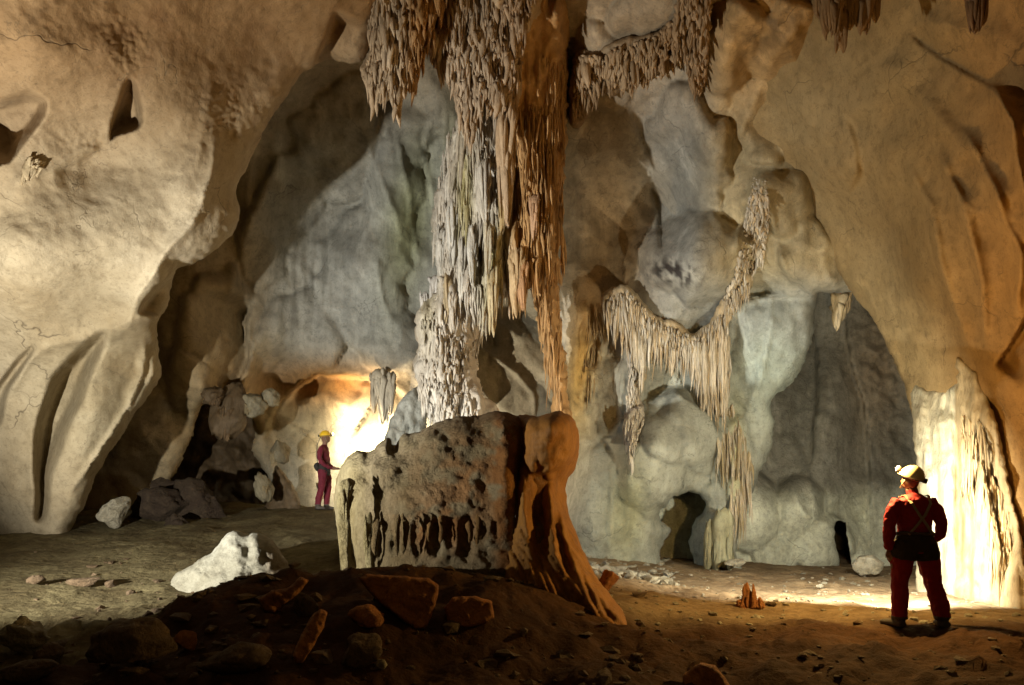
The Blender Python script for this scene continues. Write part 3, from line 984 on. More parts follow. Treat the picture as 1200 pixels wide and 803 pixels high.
def spike(root, u, v, d, ln, r, mat, name='stalactite', col=(1, 1, 1), label=None, **k):
    D = Drips()
    k.setdefault('blunt', 0.3)
    p = Vector(P(u, v, d))
    D.add(p, ln, r * .8, sides=14, rings=14, col=col, **k)
    for q in range(15):
        a = random.uniform(0, 2 * PI); t0 = random.uniform(0, .45)
        w = r * .78 * (1 - t0) ** .6
        ll = min((ln * random.uniform(.3, .8)), ln * (1 - t0) * 1.02)
        s = random.uniform(.8, 1.1)
        D.add(p + Vector((w * math.cos(a), w * math.sin(a), -t0 * ln)), ll, r * random.uniform(.18, .36), (-.35 * w * math.cos(a) / ll + k.get('lean', (0, 0))[0], -.35 * w * math.sin(a) / ll),
              sides=8, rings=9, blunt=random.uniform(.2, .6), wob=.25, col=tuple(x * s for x in col))
    o = D.build(name, mat, root)
    if label: o['label'] = label
    return o


# --- the great column in the middle
CC = [(560, -60), (620, -60), (668, -60), (667, 60), (664, 140), (662, 220), (655, 300), (657, 380), (664, 440), (668, 520), (650, 520), (646, 455), (636, 405),
      (626, 352), (618, 338), (606, 352), (594, 350), (580, 352), (570, 376), (562, 392), (556, 410), (560, 440), (570, 465), (590, 490), (596, 560), (510, 560), (506, 500),
      (492, 470), (486, 440), (489, 400), (486, 370), (498, 352), (512, 330), (507, 285), (507, 242), (520, 205), (530, 160), (545, 100)]
_cc = rbf([(600, -60), (660, -60), (560, 100), (640, 100), (520, 250), (580, 250), (640, 250), (520, 400), (650, 420), (550, 520), (660, 520), (600, 330)],
          [11.3, 12.2, 12.6, 13.2, 14.6, 13.7, 13.8, 14.2, 14.6, 13.6, 14.4, 13.8], 20)


def cc_depth(U, V):
    D = _cc(U, V)
    D = D + step(U, V, [(585, 130), (588, 200), (585, 300), (590, 350)], 0.4, 24, 4, -1)
    D = D + step(U, V, [(655, 60), (652, 150), (648, 230), (644, 330)], 0.35, 16, 3, -1)
    D = D + blob(U, V, 603, 245, 9, 22, 0, 0.8) + blob(U, V, 565, 300, 5, 22, 0, 0.6) + blob(U, V, 553, 145, 6, 9, 0, 0.5)
    D = D + blob(U, V, 550, 375, 18, 22, 0, 0.5)
    D = D + 0.25 * fbm(U / 24, V / 60, 51.0, 3)
    return D


def cc_col(U, V):
    U = np.asarray(U, float); V = np.asarray(V, float)
    t = smooth((U - 585 + 14 * noise3(U / 20, V / 40, 1.0)) / 22)[..., None]
    c = (1 - t) * np.array([1.0, 1.0, 1.0]) + t * np.array([0.95, 0.62, 0.30])
    up = smooth((130 - V) / 60)[..., None] * (1 - t)
    c = c * (1 - up) + up * np.array([1.0, 0.84, 0.66])
    ol = np.clip(blob(U, V, 545, 215, 10, 50, 0, 1) + blob(U, V, 580, 300, 12, 60, 10, .9) + blob(U, V, 500, 330, 10, 60, 0, .6), 0, 1)[..., None]
    return c * (1 - ol) + ol * np.array([0.75, 0.72, 0.38])


cf = lambda a, b: tuple(cc_col(np.array(a), np.array(b)).ravel())
col_root, col_sf = formation(
    "stalactite_column", CC, cc_depth, M['drip'],
    "towering fluted dripstone column, grey on the left and rusty orange on the right, behind the stalagmite boss", "column",
    drips=[([(525, 150), (600, 110), (600, 240), (620, 330), (590, 345), (515, 330), (507, 240)], 430, (0.15, 0.9), (0.02, 0.07), 'flutes', cf),
           ([(495, 350), (560, 330), (580, 340), (560, 400), (560, 450), (590, 485), (512, 500), (488, 450)], 380, (0.12, 0.5), (0.02, 0.07), 'flutes', cf),
           ([(575, 100), (650, 130), (652, 330), (625, 330), (590, 240)], 260, (0.15, 0.9), (0.02, 0.055), 'flutes', cf),
           ([(640, 60), (662, 60), (660, 330), (640, 330)], 130, (0.15, 0.8), (0.02, 0.05), 'flutes', cf),
           ([(628, 330), (655, 330), (664, 470), (650, 480)], 60, (0.3, 0.9), (0.02, 0.05), 'flutes', cf)],
    edge=30, bulge=1.0, back=1.0, colfn=cc_col, flutes=0.3, ff=9, seed=50.0, rough=4.0)
for (u, v, L, r, tint) in [(592, 120, 2.3, .2, (1, .8, .6)), (605, 285, 1.5, .17, (1.0, .78, .5)), (612, 300, 1.1, .12, (.95, .6, .35)), (577, 310, 1.45, .13, (.9, .8, .55)),
                           (566, 180, 1.35, .17, (1.05, 1.08, 1.1)), (588, 195, 1.3, .12, (.9, .75, .45)), (530, 235, 1.4, .13, (1, 1.05, 1.1)),
                           (553, 262, 1.3, .12, (1, 1.05, 1.1)), (541, 275, 1.5, .11, (1, 1.05, 1.1)), (517, 260, 1.3, .14, (1, 1.05, 1.1)), (572, 255, 1.4, .1, (1, 1, .9)),
                           (524, 320, 1.1, .11, (.85, .75, .55)), (497, 340, 1.0, .1, (1, 1.05, 1.15)), (626, 225, .95, .1, (1, .7, .5)), (530, 340, .9, .1, (1, 1, 1)), (508, 320, .9, .12, (.95, 1, 1.1))]:
    spike(col_root, u, v, float(col_sf(u, v)) - 0.3, L, r, M['drip'], col=tint, blunt=0.35)

# --- ceiling clusters left of the column
CA = [(410, -60), (470, -70), (545, -60), (520, 0), (508, 40), (497, 66), (490, 86), (476, 104), (462, 110), (453, 121), (440, 120), (431, 104), (423, 82), (434, 52), (424, 20)]
ca_d = lambda U, V: 11.2 + 0.003 * (np.asarray(V, float)) + 0.15 * fbm(np.asarray(U, float) / 14, np.asarray(V, float) / 24, 61., 3)


def orange_mix(a, b, x0, x1, c0=(1.0, .86, .7), c1=(.8, .5, .24)):
    t = float(smooth(np.array((a - x0) / (x1 - x0))))
    return tuple(p * (1 - t) + q * t for p, q in zip(c0, c1))


formation("stalactite_cluster", CA, ca_d, M['drip'],
          "stubby bundle of stalactites hanging from the roof, leftmost at the top, with rounded lower end", "stalactites",
          drips=[([(425, -50), (535, -50), (500, 50), (480, 96), (448, 112), (426, 85), (436, 50)], 420, (0.12, 0.5), (0.035, 0.09), 'flutes',
                  lambda a, b: orange_mix(a, b, 462, 490))],
          edge=26, bulge=0.8, back=0.8, seed=60.0, colfn=lambda U, V: np.where((U > 470)[..., None], np.array([.8, .52, .26]), np.array([1., .86, .7])))
CB = [(500, -60), (560, -60), (648, -60), (642, 10), (628, 28), (614, 60), (612, 100), (606, 128), (592, 132), (580, 118), (566, 128), (552, 160), (543, 160), (534, 130), (526, 96),
      (505, 74), (500, 40)]
cb_d = lambda U, V: 11.9 + 0.004 * np.asarray(V, float) + 0.2 * fbm(np.asarray(U, float) / 16, np.asarray(V, float) / 24, 71., 3)
formation("stalactite_cluster", CB, cb_d, M['drip'],
          "large ragged stalactite cluster at the top of the column ending in two pale points", "stalactites",
          drips=[([(512, -50), (636, -50), (612, 40), (606, 118), (580, 112), (548, 150), (530, 96), (508, 66)], 700, (0.12, 0.5), (0.035, 0.09), 'flutes',
                  lambda a, b: orange_mix(a, b, 560, 640, (1, .86, .72), (.85, .6, .38)))],
          edge=26, bulge=0.8, back=1.0, seed=70.0,
          colfn=lambda U, V: np.where((U < 522)[..., None], np.array([.8, .5, .24]), np.array([1., .84, .68])))
# --- drapery band right of the column
CD = [(676, 60), (700, 58), (730, 44), (770, 36), (792, 10), (798, -50), (838, -50), (830, 30), (832, 62), (826, 100), (814, 112), (806, 84), (798, 66), (776, 82), (758, 96),
      (736, 104), (716, 114), (702, 108), (688, 138), (676, 152), (668, 140), (667, 100)]
cd_d = lambda U, V: _bw(np.asarray(U, float), np.asarray(V, float)) - 0.55
formation("stalactite_drapery", CD, cd_d, M['drip'],
          "brown scalloped band of drapery on the roof right of the column", "drapery",
          drips=[([(676, 66), (735, 50), (772, 40), (770, 74), (735, 96), (700, 102), (684, 128), (671, 130)], 330, (0.08, 0.4), (0.04, 0.10), 'flutes', lambda a, b: (.75, .58, .40)),
                 ([(770, 40), (792, 14), (798, -40), (834, -40), (828, 90), (812, 104), (800, 60), (776, 76)], 300, (0.08, 0.35), (0.04, 0.10), 'flutes', lambda a, b: (.7, .52, .34))],
          edge=12, bulge=0.2, back=0.6, seed=80.0, colfn=lambda U, V: np.ones(U.shape + (3,)) * np.array([.5, .38, .25]))
# --- drapery on the back wall
CE = [(704, 350), (714, 338), (736, 334), (752, 352), (772, 372), (796, 378), (812, 390), (832, 376), (846, 352), (858, 340), (868, 326), (878, 318), (884, 326), (878, 342), (868, 352), (856, 376),
      (854, 410), (854, 450), (853, 486), (838, 486), (835, 462), (826, 474), (818, 452), (812, 424), (796, 420), (776, 414), (760, 412), (758, 440), (752, 456), (745, 430), (742, 402), (726, 386), (710, 368)]
ce_d = lambda U, V: np.minimum(bw_depth(np.asarray(U, float), np.asarray(V, float)) * 0.5 + 0.5 * _bw(np.asarray(U, float), np.asarray(V, float)) - 0.45, 15.7)
cream = lambda a, b: random.choice([(1.0, .97, .88), (.95, .82, .6), (1.05, 1.05, 1.0)])
er, esf = formation("stalactite_drapery", CE, ce_d, M['drip'],
          "long cream fringe of small stalactites draped across the grey back wall", "drapery",
          drips=[([(706, 350), (736, 338), (772, 374), (812, 392), (812, 415), (776, 408), (745, 404), (712, 372)], 420, (0.15, 0.75), (0.02, 0.055), 'flutes', cream),
                 ([(812, 392), (832, 378), (852, 360), (856, 440), (852, 470), (820, 450)], 260, (0.2, 1.0), (0.02, 0.06), 'flutes', cream),
                 ([(846, 356), (872, 326), (880, 330), (868, 350)], 60, (0.1, 0.4), (0.02, 0.05), 'flutes', cream)],
          edge=10, bulge=0.2, back=0.9, seed=90.0, colfn=lambda U, V: np.ones(U.shape + (3,)) * np.array([.95, .85, .65]))
for (u, v, L, r) in [(752, 395, 1.25, .1), (825, 395, 1.7, .13), (848, 380, 2.1, .14), (836, 385, 1.8, .1), (818, 400, 1.1, .09), (745, 380, 1.0, .08), (788, 405, .7, .08)]:
    spike(er, u, v, float(ce_d(u, v)) - .15, L, r, M['drip'], col=(1, .96, .84), blunt=0.3)

# --- crumbly band and streaked curtain grown straight onto the wall
bt = empty("dripstone_band", P(880, 330, 15.2), "crumbly pale dripstone band climbing the back wall from the right end of the cream fringe", "dripstone")
bdr = scatter([(846, 352), (862, 318), (870, 280), (876, 240), (884, 205), (898, 208), (902, 250), (894, 300), (880, 330), (862, 356)], 330, lambda u, v: bw_depth(u, v), (0.06, 0.25), (0.03, 0.08), off=0.04, colfn=cream)
bdr.build("nodules", M['drip'], bt, stuff=True)
bt = empty("flowstone_curtain", P(862, 600, 16.3), "streaked cream curtain of flowstone running down to the floor above the short stalagmite post", "flowstone")
scatter([(838, 470), (858, 470), (870, 500), (884, 540), (876, 580), (862, 596), (850, 560), (842, 520)], 210, lambda u, v: bw_depth(u, v), (0.3, 1.3), (0.02, 0.055), off=0.03,
        colfn=lambda a, b: random.choice([(1, .95, .8), (.8, .72, .5), (1.05, 1.05, 1)])).build("ribs", M['drip'], bt, stuff=True)
scatter([(690, 352), (712, 352), (704, 420), (690, 450), (680, 440)], 60, lambda u, v: bw_depth(u, v), (0.3, 1.2), (0.012, 0.03), off=0.02,
        colfn=lambda a, b: (.8, .65, .4)).build("ribs", M['drip'], er, stuff=True)

# --- long thin ribbon of flowstone lower left of that fringe
CF = [(738, 402), (752, 404), (757, 430), (750, 462), (755, 482), (746, 500), (739, 530), (735, 510), (731, 490), (737, 468), (740, 440), (734, 420)]
formation("flowstone_ribbon", CF, lambda U, V: bw_depth(U, V) - 0.25, M['drip'],
          "narrow white crinkled ribbon of flowstone below the left end of the cream fringe", "flowstone",
          drips=[([(740, 405), (752, 408), (752, 440), (748, 465), (756, 485), (745, 520), (738, 535), (730, 500)], 200, (0.12, 0.4), (0.02, 0.05), 'flutes', lambda a, b: (1.1, 1.12, 1.1))],
          edge=8, bulge=0.2, back=0.6, seed=95.0)
# --- small pieces
s1 = empty("stalactite", P(986, 345, 16.2), "single short cream stalactite under the lintel of the dark arch", "stalactite")
spike(s1, 983, 338, 16.2, 1.0, .22, M['drip'], 'tip', (1, .92, .7), blunt=0.3)
spike(s1, 993, 338, 16.3, .6, .12, M['drip'], 'tip', (.9, .8, .6), blunt=0.3)
s2 = empty("stalactite_cluster", P(992, 0, 9.4), "dark brown hanging bundle of stalactites at the top edge above the right wall", "stalactites")
for (u, L, r, v) in [(970, .75, .14, -20), (985, .98, .15, -20), (978, .8, .13, -25), (998, .72, .13, -25), (1012, .75, .16, -25), (1024, .62, .13, -25), (1005, .6, .13, -20), (960, .5, .1, -20)]:
    spike(s2, u, v, 9.4 + random.uniform(-.1, .1), L, r, M['drip'], 'stalactite', (.45, .3, .16), blunt=0.45)
s3 = empty("stalactite", P(1143, 0, 8.2), "dark blunt stalactite at the top edge near the right corner", "stalactite")
spike(s3, 1142, -30, 8.2, .72, .12, M['drip'], 'tip', (.4, .25, .14), blunt=0.6)
spike(s3, 1150, -30, 8.2, .62, .1, M['drip'], 'tip', (.4, .25, .14), blunt=0.6)
s4 = empty("stalactite", P(448, 470, 16.6), "broad grey fluted stalactite hanging right of the far caver", "stalactite")
for (u, v, L, r) in [(440, 432, 1.1, .16), (450, 432, 1.4, .2), (458, 434, 1.1, .14), (444, 430, .8, .2)]:
    spike(s4, u, v, 16.7, L, r, M['drip'], 'stalactite', (.8, .78, .7), blunt=0.55)
s5 = empty("wall_nub", P(38, 205, 9.7), "small broken stalactite stub on the lip of the pale left wall", "stalactite")
for (u, v, L, r) in [(38, 184, .32, .09), (45, 186, .26, .08), (33, 192, .3, .05)]:
    spike(s5, u, v, float(lw_depth(np.array(float(u)), np.array(float(v)))) - .02, L, r, M['drip'], 'stub', (1, .9, .7), blunt=0.5, lean=(-.3, 0))

# --- right flowstone column beside the near caver
RF = [(1069, 452), (1090, 456), (1116, 448), (1120, 418), (1136, 428), (1152, 452), (1166, 490), (1178, 540), (1190, 600), (1205, 660), (1222, 722), (1160, 716), (1110, 706), (1076, 702), (1075, 640),
      (1078, 580), (1071, 520)]
_rf = rbf([(1070, 460), (1140, 440), (1170, 520), (1080, 600), (1080, 700), (1140, 600), (1150, 700), (1215, 715), (1110, 500), (1120, 690)],
          [11.3, 10.9, 10.2, 11.1, 10.9, 10.2, 10.2, 9.2, 10.9, 10.5], 20)


def rf_depth(U, V):
    D = rw_depth(U, V) - 0.30
    t = smooth((500 - V) / 50)
    D = D * (1 - t) + t * (rw_depth(U, V) - 0.03)
    D = D + step(U, V, [(1118, 440), (1124, 520), (1128, 600), (1132, 700)], 0.25, 14, 3, 1) - 0.12 * flute(U, V, 16, 3.0)
    D = D + step(U, V, [(1140, 500), (1160, 580), (1176, 660)], 0.3, 16, 3, -1)
    return D


formation("flowstone_column", RF, rf_depth, M['flow'],
          "cream fluted flowstone column glaring white beside the near caver", "flowstone",
          drips=[([(1124, 480), (1150, 490), (1165, 540), (1130, 560)], 50, (0.2, 0.8), (0.02, 0.05), 'flutes', lambda a, b: (.9, .75, .55)),
                 ([(1150, 540), (1168, 560), (1190, 650), (1165, 650)], 60, (0.3, 1.0), (0.015, 0.045), 'flutes', lambda a, b: (.95, .75, .5))],
          edge=14, bulge=0.2, back=1.5, seed=100.0, flutes=0.07, ff=6.0,
          colfn=lambda U, V: np.where((U > 1120)[..., None], np.array([.85, .72, .55]), np.array([1., 1., .95])))

# ------------------------------------------------------------------ the stalagmite boss
BO = [(394, 610), (391, 585), (396, 556), (408, 536), (420, 528), (432, 530), (446, 518), (456, 514), (462, 524), (472, 510), (490, 506), (510, 496), (530, 490), (560, 487), (580, 482), (604, 486), (626, 492),
      (646, 520), (650, 620), (660, 700), (660, 760), (390, 740), (396, 680), (398, 640)]
_bo = rbf([(395, 600), (440, 540), (470, 600), (520, 520), (560, 500), (560, 600), (610, 600), (600, 500), (400, 730), (500, 700), (630, 740), (460, 520), (420, 640)],
          [9.6, 9.3, 8.85, 8.85, 8.85, 8.55, 8.6, 8.7, 9.2, 8.6, 8.2, 9.4, 9.2], 15)


def bo_depth(U, V):
    D = _bo(U, V)
    for (a, b, r, h) in [(412, 548, 14, .3), (432, 545, 13, .25), (452, 524, 11, .25), (405, 575, 12, .25), (462, 548, 12, .2), (447, 560, 14, .25), (400, 604, 8, .3), (428, 572, 12, .2), (470, 522, 10, .2),
                         (590, 497, 12, .25), (500, 508, 14, .2)]:
        D = D - blob(U, V, a, b, r * .8, r * .9, 0, h * 0.7)
    # hollows along the foot with little columns between them
    for (a, b, ru, rv, h) in [(446, 640, 5, 20, .35), (463, 640, 6, 14, .3), (490, 630, 9, 26, .4), (512, 632, 8, 24, .4), (528, 628, 7, 20, .3), (548, 632, 12, 30, .5), (565, 622, 7, 12, .3), (420, 650, 7, 40, .4),
                           (580, 618, 5, 8, .25), (430, 540, 5, 9, .25)]:
        D = D + bowl(U, V, a, b, ru, rv, 0, h) * 0.28
    D = D + step(U, V, [(430, 618), (460, 606), (490, 596), (520, 602), (550, 600), (580, 610)], 0.07, 40, 5, 1)
    D = D + step(U, V, [(440, 530), (436, 570), (420, 590), (416, 640), (424, 680)], 0.25, 14, 4, 1)
    D = D - blob(U, V, 592, 560, 14, 60, 0, 0.35) + blob(U, V, 612, 560, 6, 60, 0, .3)
    D = D + 0.00009 * np.maximum(0, 500 - U) ** 2 * 0.6 + scallops(U, V, 18, 0.05, 30, 1.2, 33)
    return D + 0.07 * fbm(U / 26, V / 20, 111., 3) + 0.02 * fbm(U / 5, V / 5, 113., 2)


def bo_col(U, V):
    c = np.ones(U.shape + (3,))
    r = np.clip(blob(U, V, 560, 560, 60, 80, 40, .8) + blob(U, V, 510, 622, 36, 22, 0, .8) + smooth((U - 572) / 20) * 1.0, 0, 1)[..., None]
    r = r * smooth(0.8 + 1.6 * fbm(U / 20, V / 20, 5.5, 3))[..., None]
    c = c * (1 - r) + r * np.array([1.1, 0.62, 0.3])
    w = np.clip(smooth((440 - U) / 30) * 0.8, 0, 1)[..., None]
    return c * (1 - w) + w * np.array([1.45, 1.5, 1.35])


boss = empty("stalagmite_boss", P(560, 690, 8.6), "massive crusted stalagmite boss, grey left side and orange right foot, centre foreground", "stalagmite")
local(relief("crusted_body", BO, bo_depth, M['boss'], 2.2, 26, 0.6, 2.0, bo_col, rough_edge=1.2, surf_noise=0.05, seed=110.), boss)
PI_ = [(606, 492), (614, 486), (630, 488), (644, 484), (656, 481), (670, 489), (678, 505), (679, 528), (674, 548), (666, 562), (663, 575), (666, 598), (674, 622), (686, 650), (702, 680), (722, 706), (745, 736),
       (742, 752), (680, 762), (600, 760), (590, 700), (592, 640), (600, 580), (608, 540)]
_pi = rbf([(610, 500), (645, 500), (675, 520), (640, 560), (665, 580), (640, 640), (600, 640), (680, 680), (740, 740), (650, 740), (600, 740), (620, 600)],
          [8.7, 8.35, 8.75, 8.6, 8.9, 8.35, 8.4, 8.1, 7.6, 7.5, 7.7, 8.5], 12)


def pi_depth(U, V):
    D = _pi(U, V)
    D = D - bowl(U, V, 645, 520, 36, 44, 0, 0.35)
    D = D + step(U, V, [(622, 560), (640, 553), (655, 548), (668, 540), (676, 528)], 0.28, 24, 3, 1)
    D = D + ridge(U, V, [(640, 556), (646, 600), (650, 650), (676, 690), (712, 735)], 0.25, 9)
    D = D + ridge(U, V, [(655, 600), (664, 640), (690, 685), (730, 730)], 0.16, 7) + ridge(U, V, [(610, 520), (612, 580), (622, 650), (660, 730)], 0.22, 12)
    D = D + blob(U, V, 632, 610, 8, 50, 0, .25) + blob(U, V, 658, 640, 4, 40, -15, .2)
    D = D + step(U, V, [(600, 700), (640, 706), (672, 712)], 0.15, 20, 4, -1) * 0.5
    w = U - (V - 600) * 0.45 * smooth((V - 600) / 60)
    return D - 0.10 * np.abs(noise3(w / 9, V / 70, 3.0)) * 2 * smooth((V - 560) / 60) + 0.07 * fbm(U / 18, V / 24, 121., 4)


local(relief("flowstone_foot", PI_, pi_depth, M['ochre'], 2.2, 20, 0.55, 1.6, None, rough_edge=1.2, surf_noise=0.04, seed=120.), boss)
D_ = Drips()
for k in range(9):
    a = random.uniform(436, 590)
    p = P(a, random.uniform(596, 612), 8.52 + random.uniform(-.05, .1))
    D_.add(p, random.uniform(.25, .55), random.uniform(.025, .05), sides=8, rings=8, blunt=.7, wob=.3, col=(1.1, 1, .85) if a < 480 else (1, .7, .4))
D_.build("small_columns", M['boss'], boss, stuff=True)
for (a, b, L, r) in [(404, 575, 1.25, .09), (432, 600, .85, .07), (405, 560, .5, .12)]:
    spike(boss, a, b, 9.05, L, r, M['boss'], 'side_column', (1.6, 1.7, 1.55), blunt=.8)

# ------------------------------------------------------------------ boulders
_ico = None


def ico(sub):
    bm = bmesh.new()
    bmesh.ops.create_icosphere(bm, subdivisions=sub, radius=1.0)
    v = np.array([x.co[:] for x in bm.verts])
    f = np.array([[q.index for q in fa.verts] for fa in bm.faces])
    bm.free()
    return v, f


ICO = {k: ico(k) for k in (1, 2, 3, 4, 5)}


def rock_shape(size, seed, sub=3, angular=0.6, rough=0.12, rot=0.0, tilt=0.0):
    v, f = ICO[sub]
    r = np.random.default_rng(seed)
    v = v.copy()
    # cut by random planes -> facets
    for k in range(9):
        n = r.normal(size=3); n /= np.linalg.norm(n)
        h = r.uniform(0.42, 0.82)
        d = v @ n
        over = np.maximum(0, d - h)
        v = v - np.outer(over * angular, n) * 1.0
    nn = fbm(v[:, 0] * 1.7 + seed, v[:, 1] * 1.7, v[:, 2] * 1.7, 4, 0.6)
    v = v * (1 + rough * nn)[:, None]
    v = v * np.array(size)
    c, s = math.cos(tilt), math.sin(tilt)
    v = v @ np.array([[c, 0, -s], [0, 1, 0], [s, 0, c]]).T
    c, s = math.cos(rot), math.sin(rot)
    v = v @ np.array([[c, -s, 0], [s, c, 0], [0, 0, 1]]).T
    return v, f


def boulder(u, v, w, h, label, mat='stone', d=None, seed=1, sub=4, name='boulder', cat='rock', group=None, ang=0.7, dep=None, tilt=0.0, sink=0.15, rough=0.14):
    """rock whose foot is seen at (u, v), w x h photo pixels"""
    g = ground_at(u, v) if d is None else Vector(P(u, v, d))
    k = g.y / FPX
    sx, sz = w * k / 2, h * k / 2
    sy = (dep or (w + h) / 2) * k / 2
    vv, f = rock_shape((sx, sy, sz), seed, sub, ang, rough, 0.0, tilt)
    o = npmesh(name, vv, f, M[mat])
    o.location = (g.x, g.y + sy * 0.6, g.z + sz * (1 - sink) )
    link(o)
    return tag(o, label, cat, group)


def slab(poly, d, slope, mat, label, thick=0.22, seed=0.0):
    bot = max(poly, key=lambda p: p[1])
    d = ground_at(bot[0], min(802, bot[1])).y - 0.03
    slope = (slope[0] * 0.5, -0.0015)
    poly = [(p[0], p[1]) for p in poly]
    o = relief("rock_slab", poly, lambda U, V: d + slope[0] * (U - poly[0][0]) + slope[1] * (V - poly[0][1]) + 0.035 * fbm(U / 14, V / 14, seed, 4) + scallops(U, V, 30, 0.05, 20, 1.5, 41),
               M[mat], 1.8, 5, 0.07, thick, None, rough_edge=0.8, surf_noise=0.012, seed=seed, smoothpoly=False)
    return tag(o, label, "rock")


slab([(420, 678), (430, 673), (470, 675), (503, 678), (514, 686), (513, 700), (506, 722), (498, 738), (486, 738), (462, 720), (440, 702)], 6.75, (0.002, -0.006), 'redstone',
     "large flat rusty triangular slab propped on the dark rubble below the boss", 0.2, 3.0)
slab([(343, 768), (352, 745), (366, 720), (376, 713), (384, 718), (380, 735), (368, 756), (354, 778), (346, 778)], 6.0, (0.002, -0.004), 'redstone',
     "narrow rusty stone leaning in the rubble in front of the boss", 0.12, 5.0)
slab([(302, 702), (318, 692), (335, 690), (352, 676), (362, 680), (352, 694), (338, 705), (322, 719), (308, 716)], 6.6, (0.003, -0.006), 'redstone',
     "long orange block at the crest of the rubble beside the white mound", 0.2, 7.0)
slab([(520, 712), (530, 700), (556, 698), (576, 704), (580, 724), (566, 732), (548, 736), (526, 734)], 6.9, (0.003, -0.006), 'redstone',
     "squarish cracked block in the rubble right of the triangular slab", 0.3, 9.0)
slab([(800, 790), (822, 776), (838, 780), (850, 795), (862, 812), (800, 815)], 5.3, (0.0, -0.008), 'redstone',
     "dim rusty rock poking up at the bottom edge right of the boss foot", 0.3, 11.0)
# white mound
WM = [(160, 712), (180, 693), (198, 683), (210, 670), (230, 658), (250, 645), (262, 630), (274, 622), (288, 625), (304, 625), (320, 634), (332, 650), (340, 668), (350, 700), (250, 724)]
_wm = rbf([(170, 706), (220, 690), (270, 630), (300, 640), (330, 670), (250, 700), (300, 700), (340, 700)], [9.35, 9.2, 9.15, 9.0, 8.95, 8.8, 8.7, 8.75], 8)
mound = relief("stalagmite_mound", WM, lambda U, V: _wm(U, V) + 0.05 * fbm(U / 16, V / 12, 131., 4) + blob(U, V, 290, 640, 10, 14, 0, .1) + scallops(U, V, 15, 0.06, 0, 1, 31),
               M['white'], 2.0, 24, 0.45, 1.0, lambda U, V: np.ones(U.shape + (3,)) * (1 - 0.55 * smooth((U - 300) / 30)[..., None] * np.array([.6, .9, 1.1])), rough_edge=1.4, surf_noise=0.05, seed=130.)  # right end darkened: brown shade painted into the colour
tag(mound, "low white calcite mound with a brightly lit left flank on the grey earth, left foreground", "stalagmite")

boulder(355, 724, 30, 34, "rounded dark stone behind the narrow leaning stone", 'stone', seed=13)
boulder(430, 742, 56, 34, "brown stone under the triangular slab", 'redstone', seed=17, ang=.9)
boulder(418, 786, 56, 44, "big dim brown block right of the narrow leaning stone", 'stone', seed=19, ang=.9)
boulder(270, 800, 90, 46, "broad dark boulder in the lowest rubble, left of the leaning stone", 'stone', seed=21, ang=.8)
boulder(215, 768, 34, 28, "small rusty stone on the left end of the rubble ridge", 'redstone', seed=23)
boulder(150, 790, 110, 66, "large dark brown boulder on the left end of the rubble ridge", 'stone', seed=25, ang=.8)
boulder(445, 786, 22, 14, "tiny pale chip lying in the dark rubble", 'palestone', seed=27, sub=3)
boulder(18, 768, 52, 44, "knobbly grey rock at the left edge of the photo casting a dark shadow", 'palestone', seed=31, ang=.6, rough=.35)
boulder(52, 784, 34, 30, "low grey stone next to the knobbly rock at the left edge", 'stone', seed=33)
boulder(16, 806, 70, 32, "flat dark stone in the bottom left corner", 'stone', seed=35)
boulder(39, 688, 20, 15, "small pale stone on the left earth bank beside a long low slab", 'stone', seed=37, sub=3)
boulder(92, 688, 62, 13, "long low slab lying on the left earth bank", 'stone', seed=39, sub=4, ang=1.0, dep=20)
boulder(128, 690, 16, 12, "little stone at the right end of the long low slab", 'stone', seed=41, sub=3)
boulder(128, 616, 42, 40, "smooth pale grey upright boulder at the foot of the left wall", 'palestone', d=13.6, seed=44, ang=.9, rough=.14)
for (u, v, w, h, d, sd, lb) in [(178, 618, 66, 50, 14.4, 45, "large dark angular boulder under the overhang right behind the pale upright boulder"),
                                (214, 620, 60, 62, 14.7, 46, "tallest dark boulder in the heap under the overhang"),
                                (242, 614, 44, 40, 14.9, 47, "brown lumpy boulder at the right end of the dark heap under the overhang"),
                                (190, 590, 46, 34, 15.2, 48, "dark block high at the back of the heap under the overhang"),
                                (205, 622, 34, 22, 14.0, 50, "low dark stone at the front foot of the heap under the overhang"),
                                (160, 612, 34, 30, 14.8, 52, "small dark stone at the left end of the heap under the overhang")]:
    boulder(u, v, w, h, lb, 'shadestone', d=d, seed=sd, rough=.22, ang=.9)
boulder(1021, 676, 38, 27, "pale block of flowstone on the floor behind the near caver's hand", 'palestone', d=14.0, seed=51, ang=.5)
boulder(864, 664, 26, 10, "flat pale stone right of the little stalagmite post", 'palestone', d=14.6, seed=53, sub=3)
boulder(716, 694, 26, 30, "dark brown rock against the right side of the boss foot", 'redstone', seed=55, ang=.9)
boulder(905, 711, 14, 7, "small dark stone on the bright floor right of the stump", 'stone', seed=57, sub=3)
boulder(962, 690, 9, 6, "white pebble on the bright floor between stump and near caver", 'palestone', seed=59, sub=3)

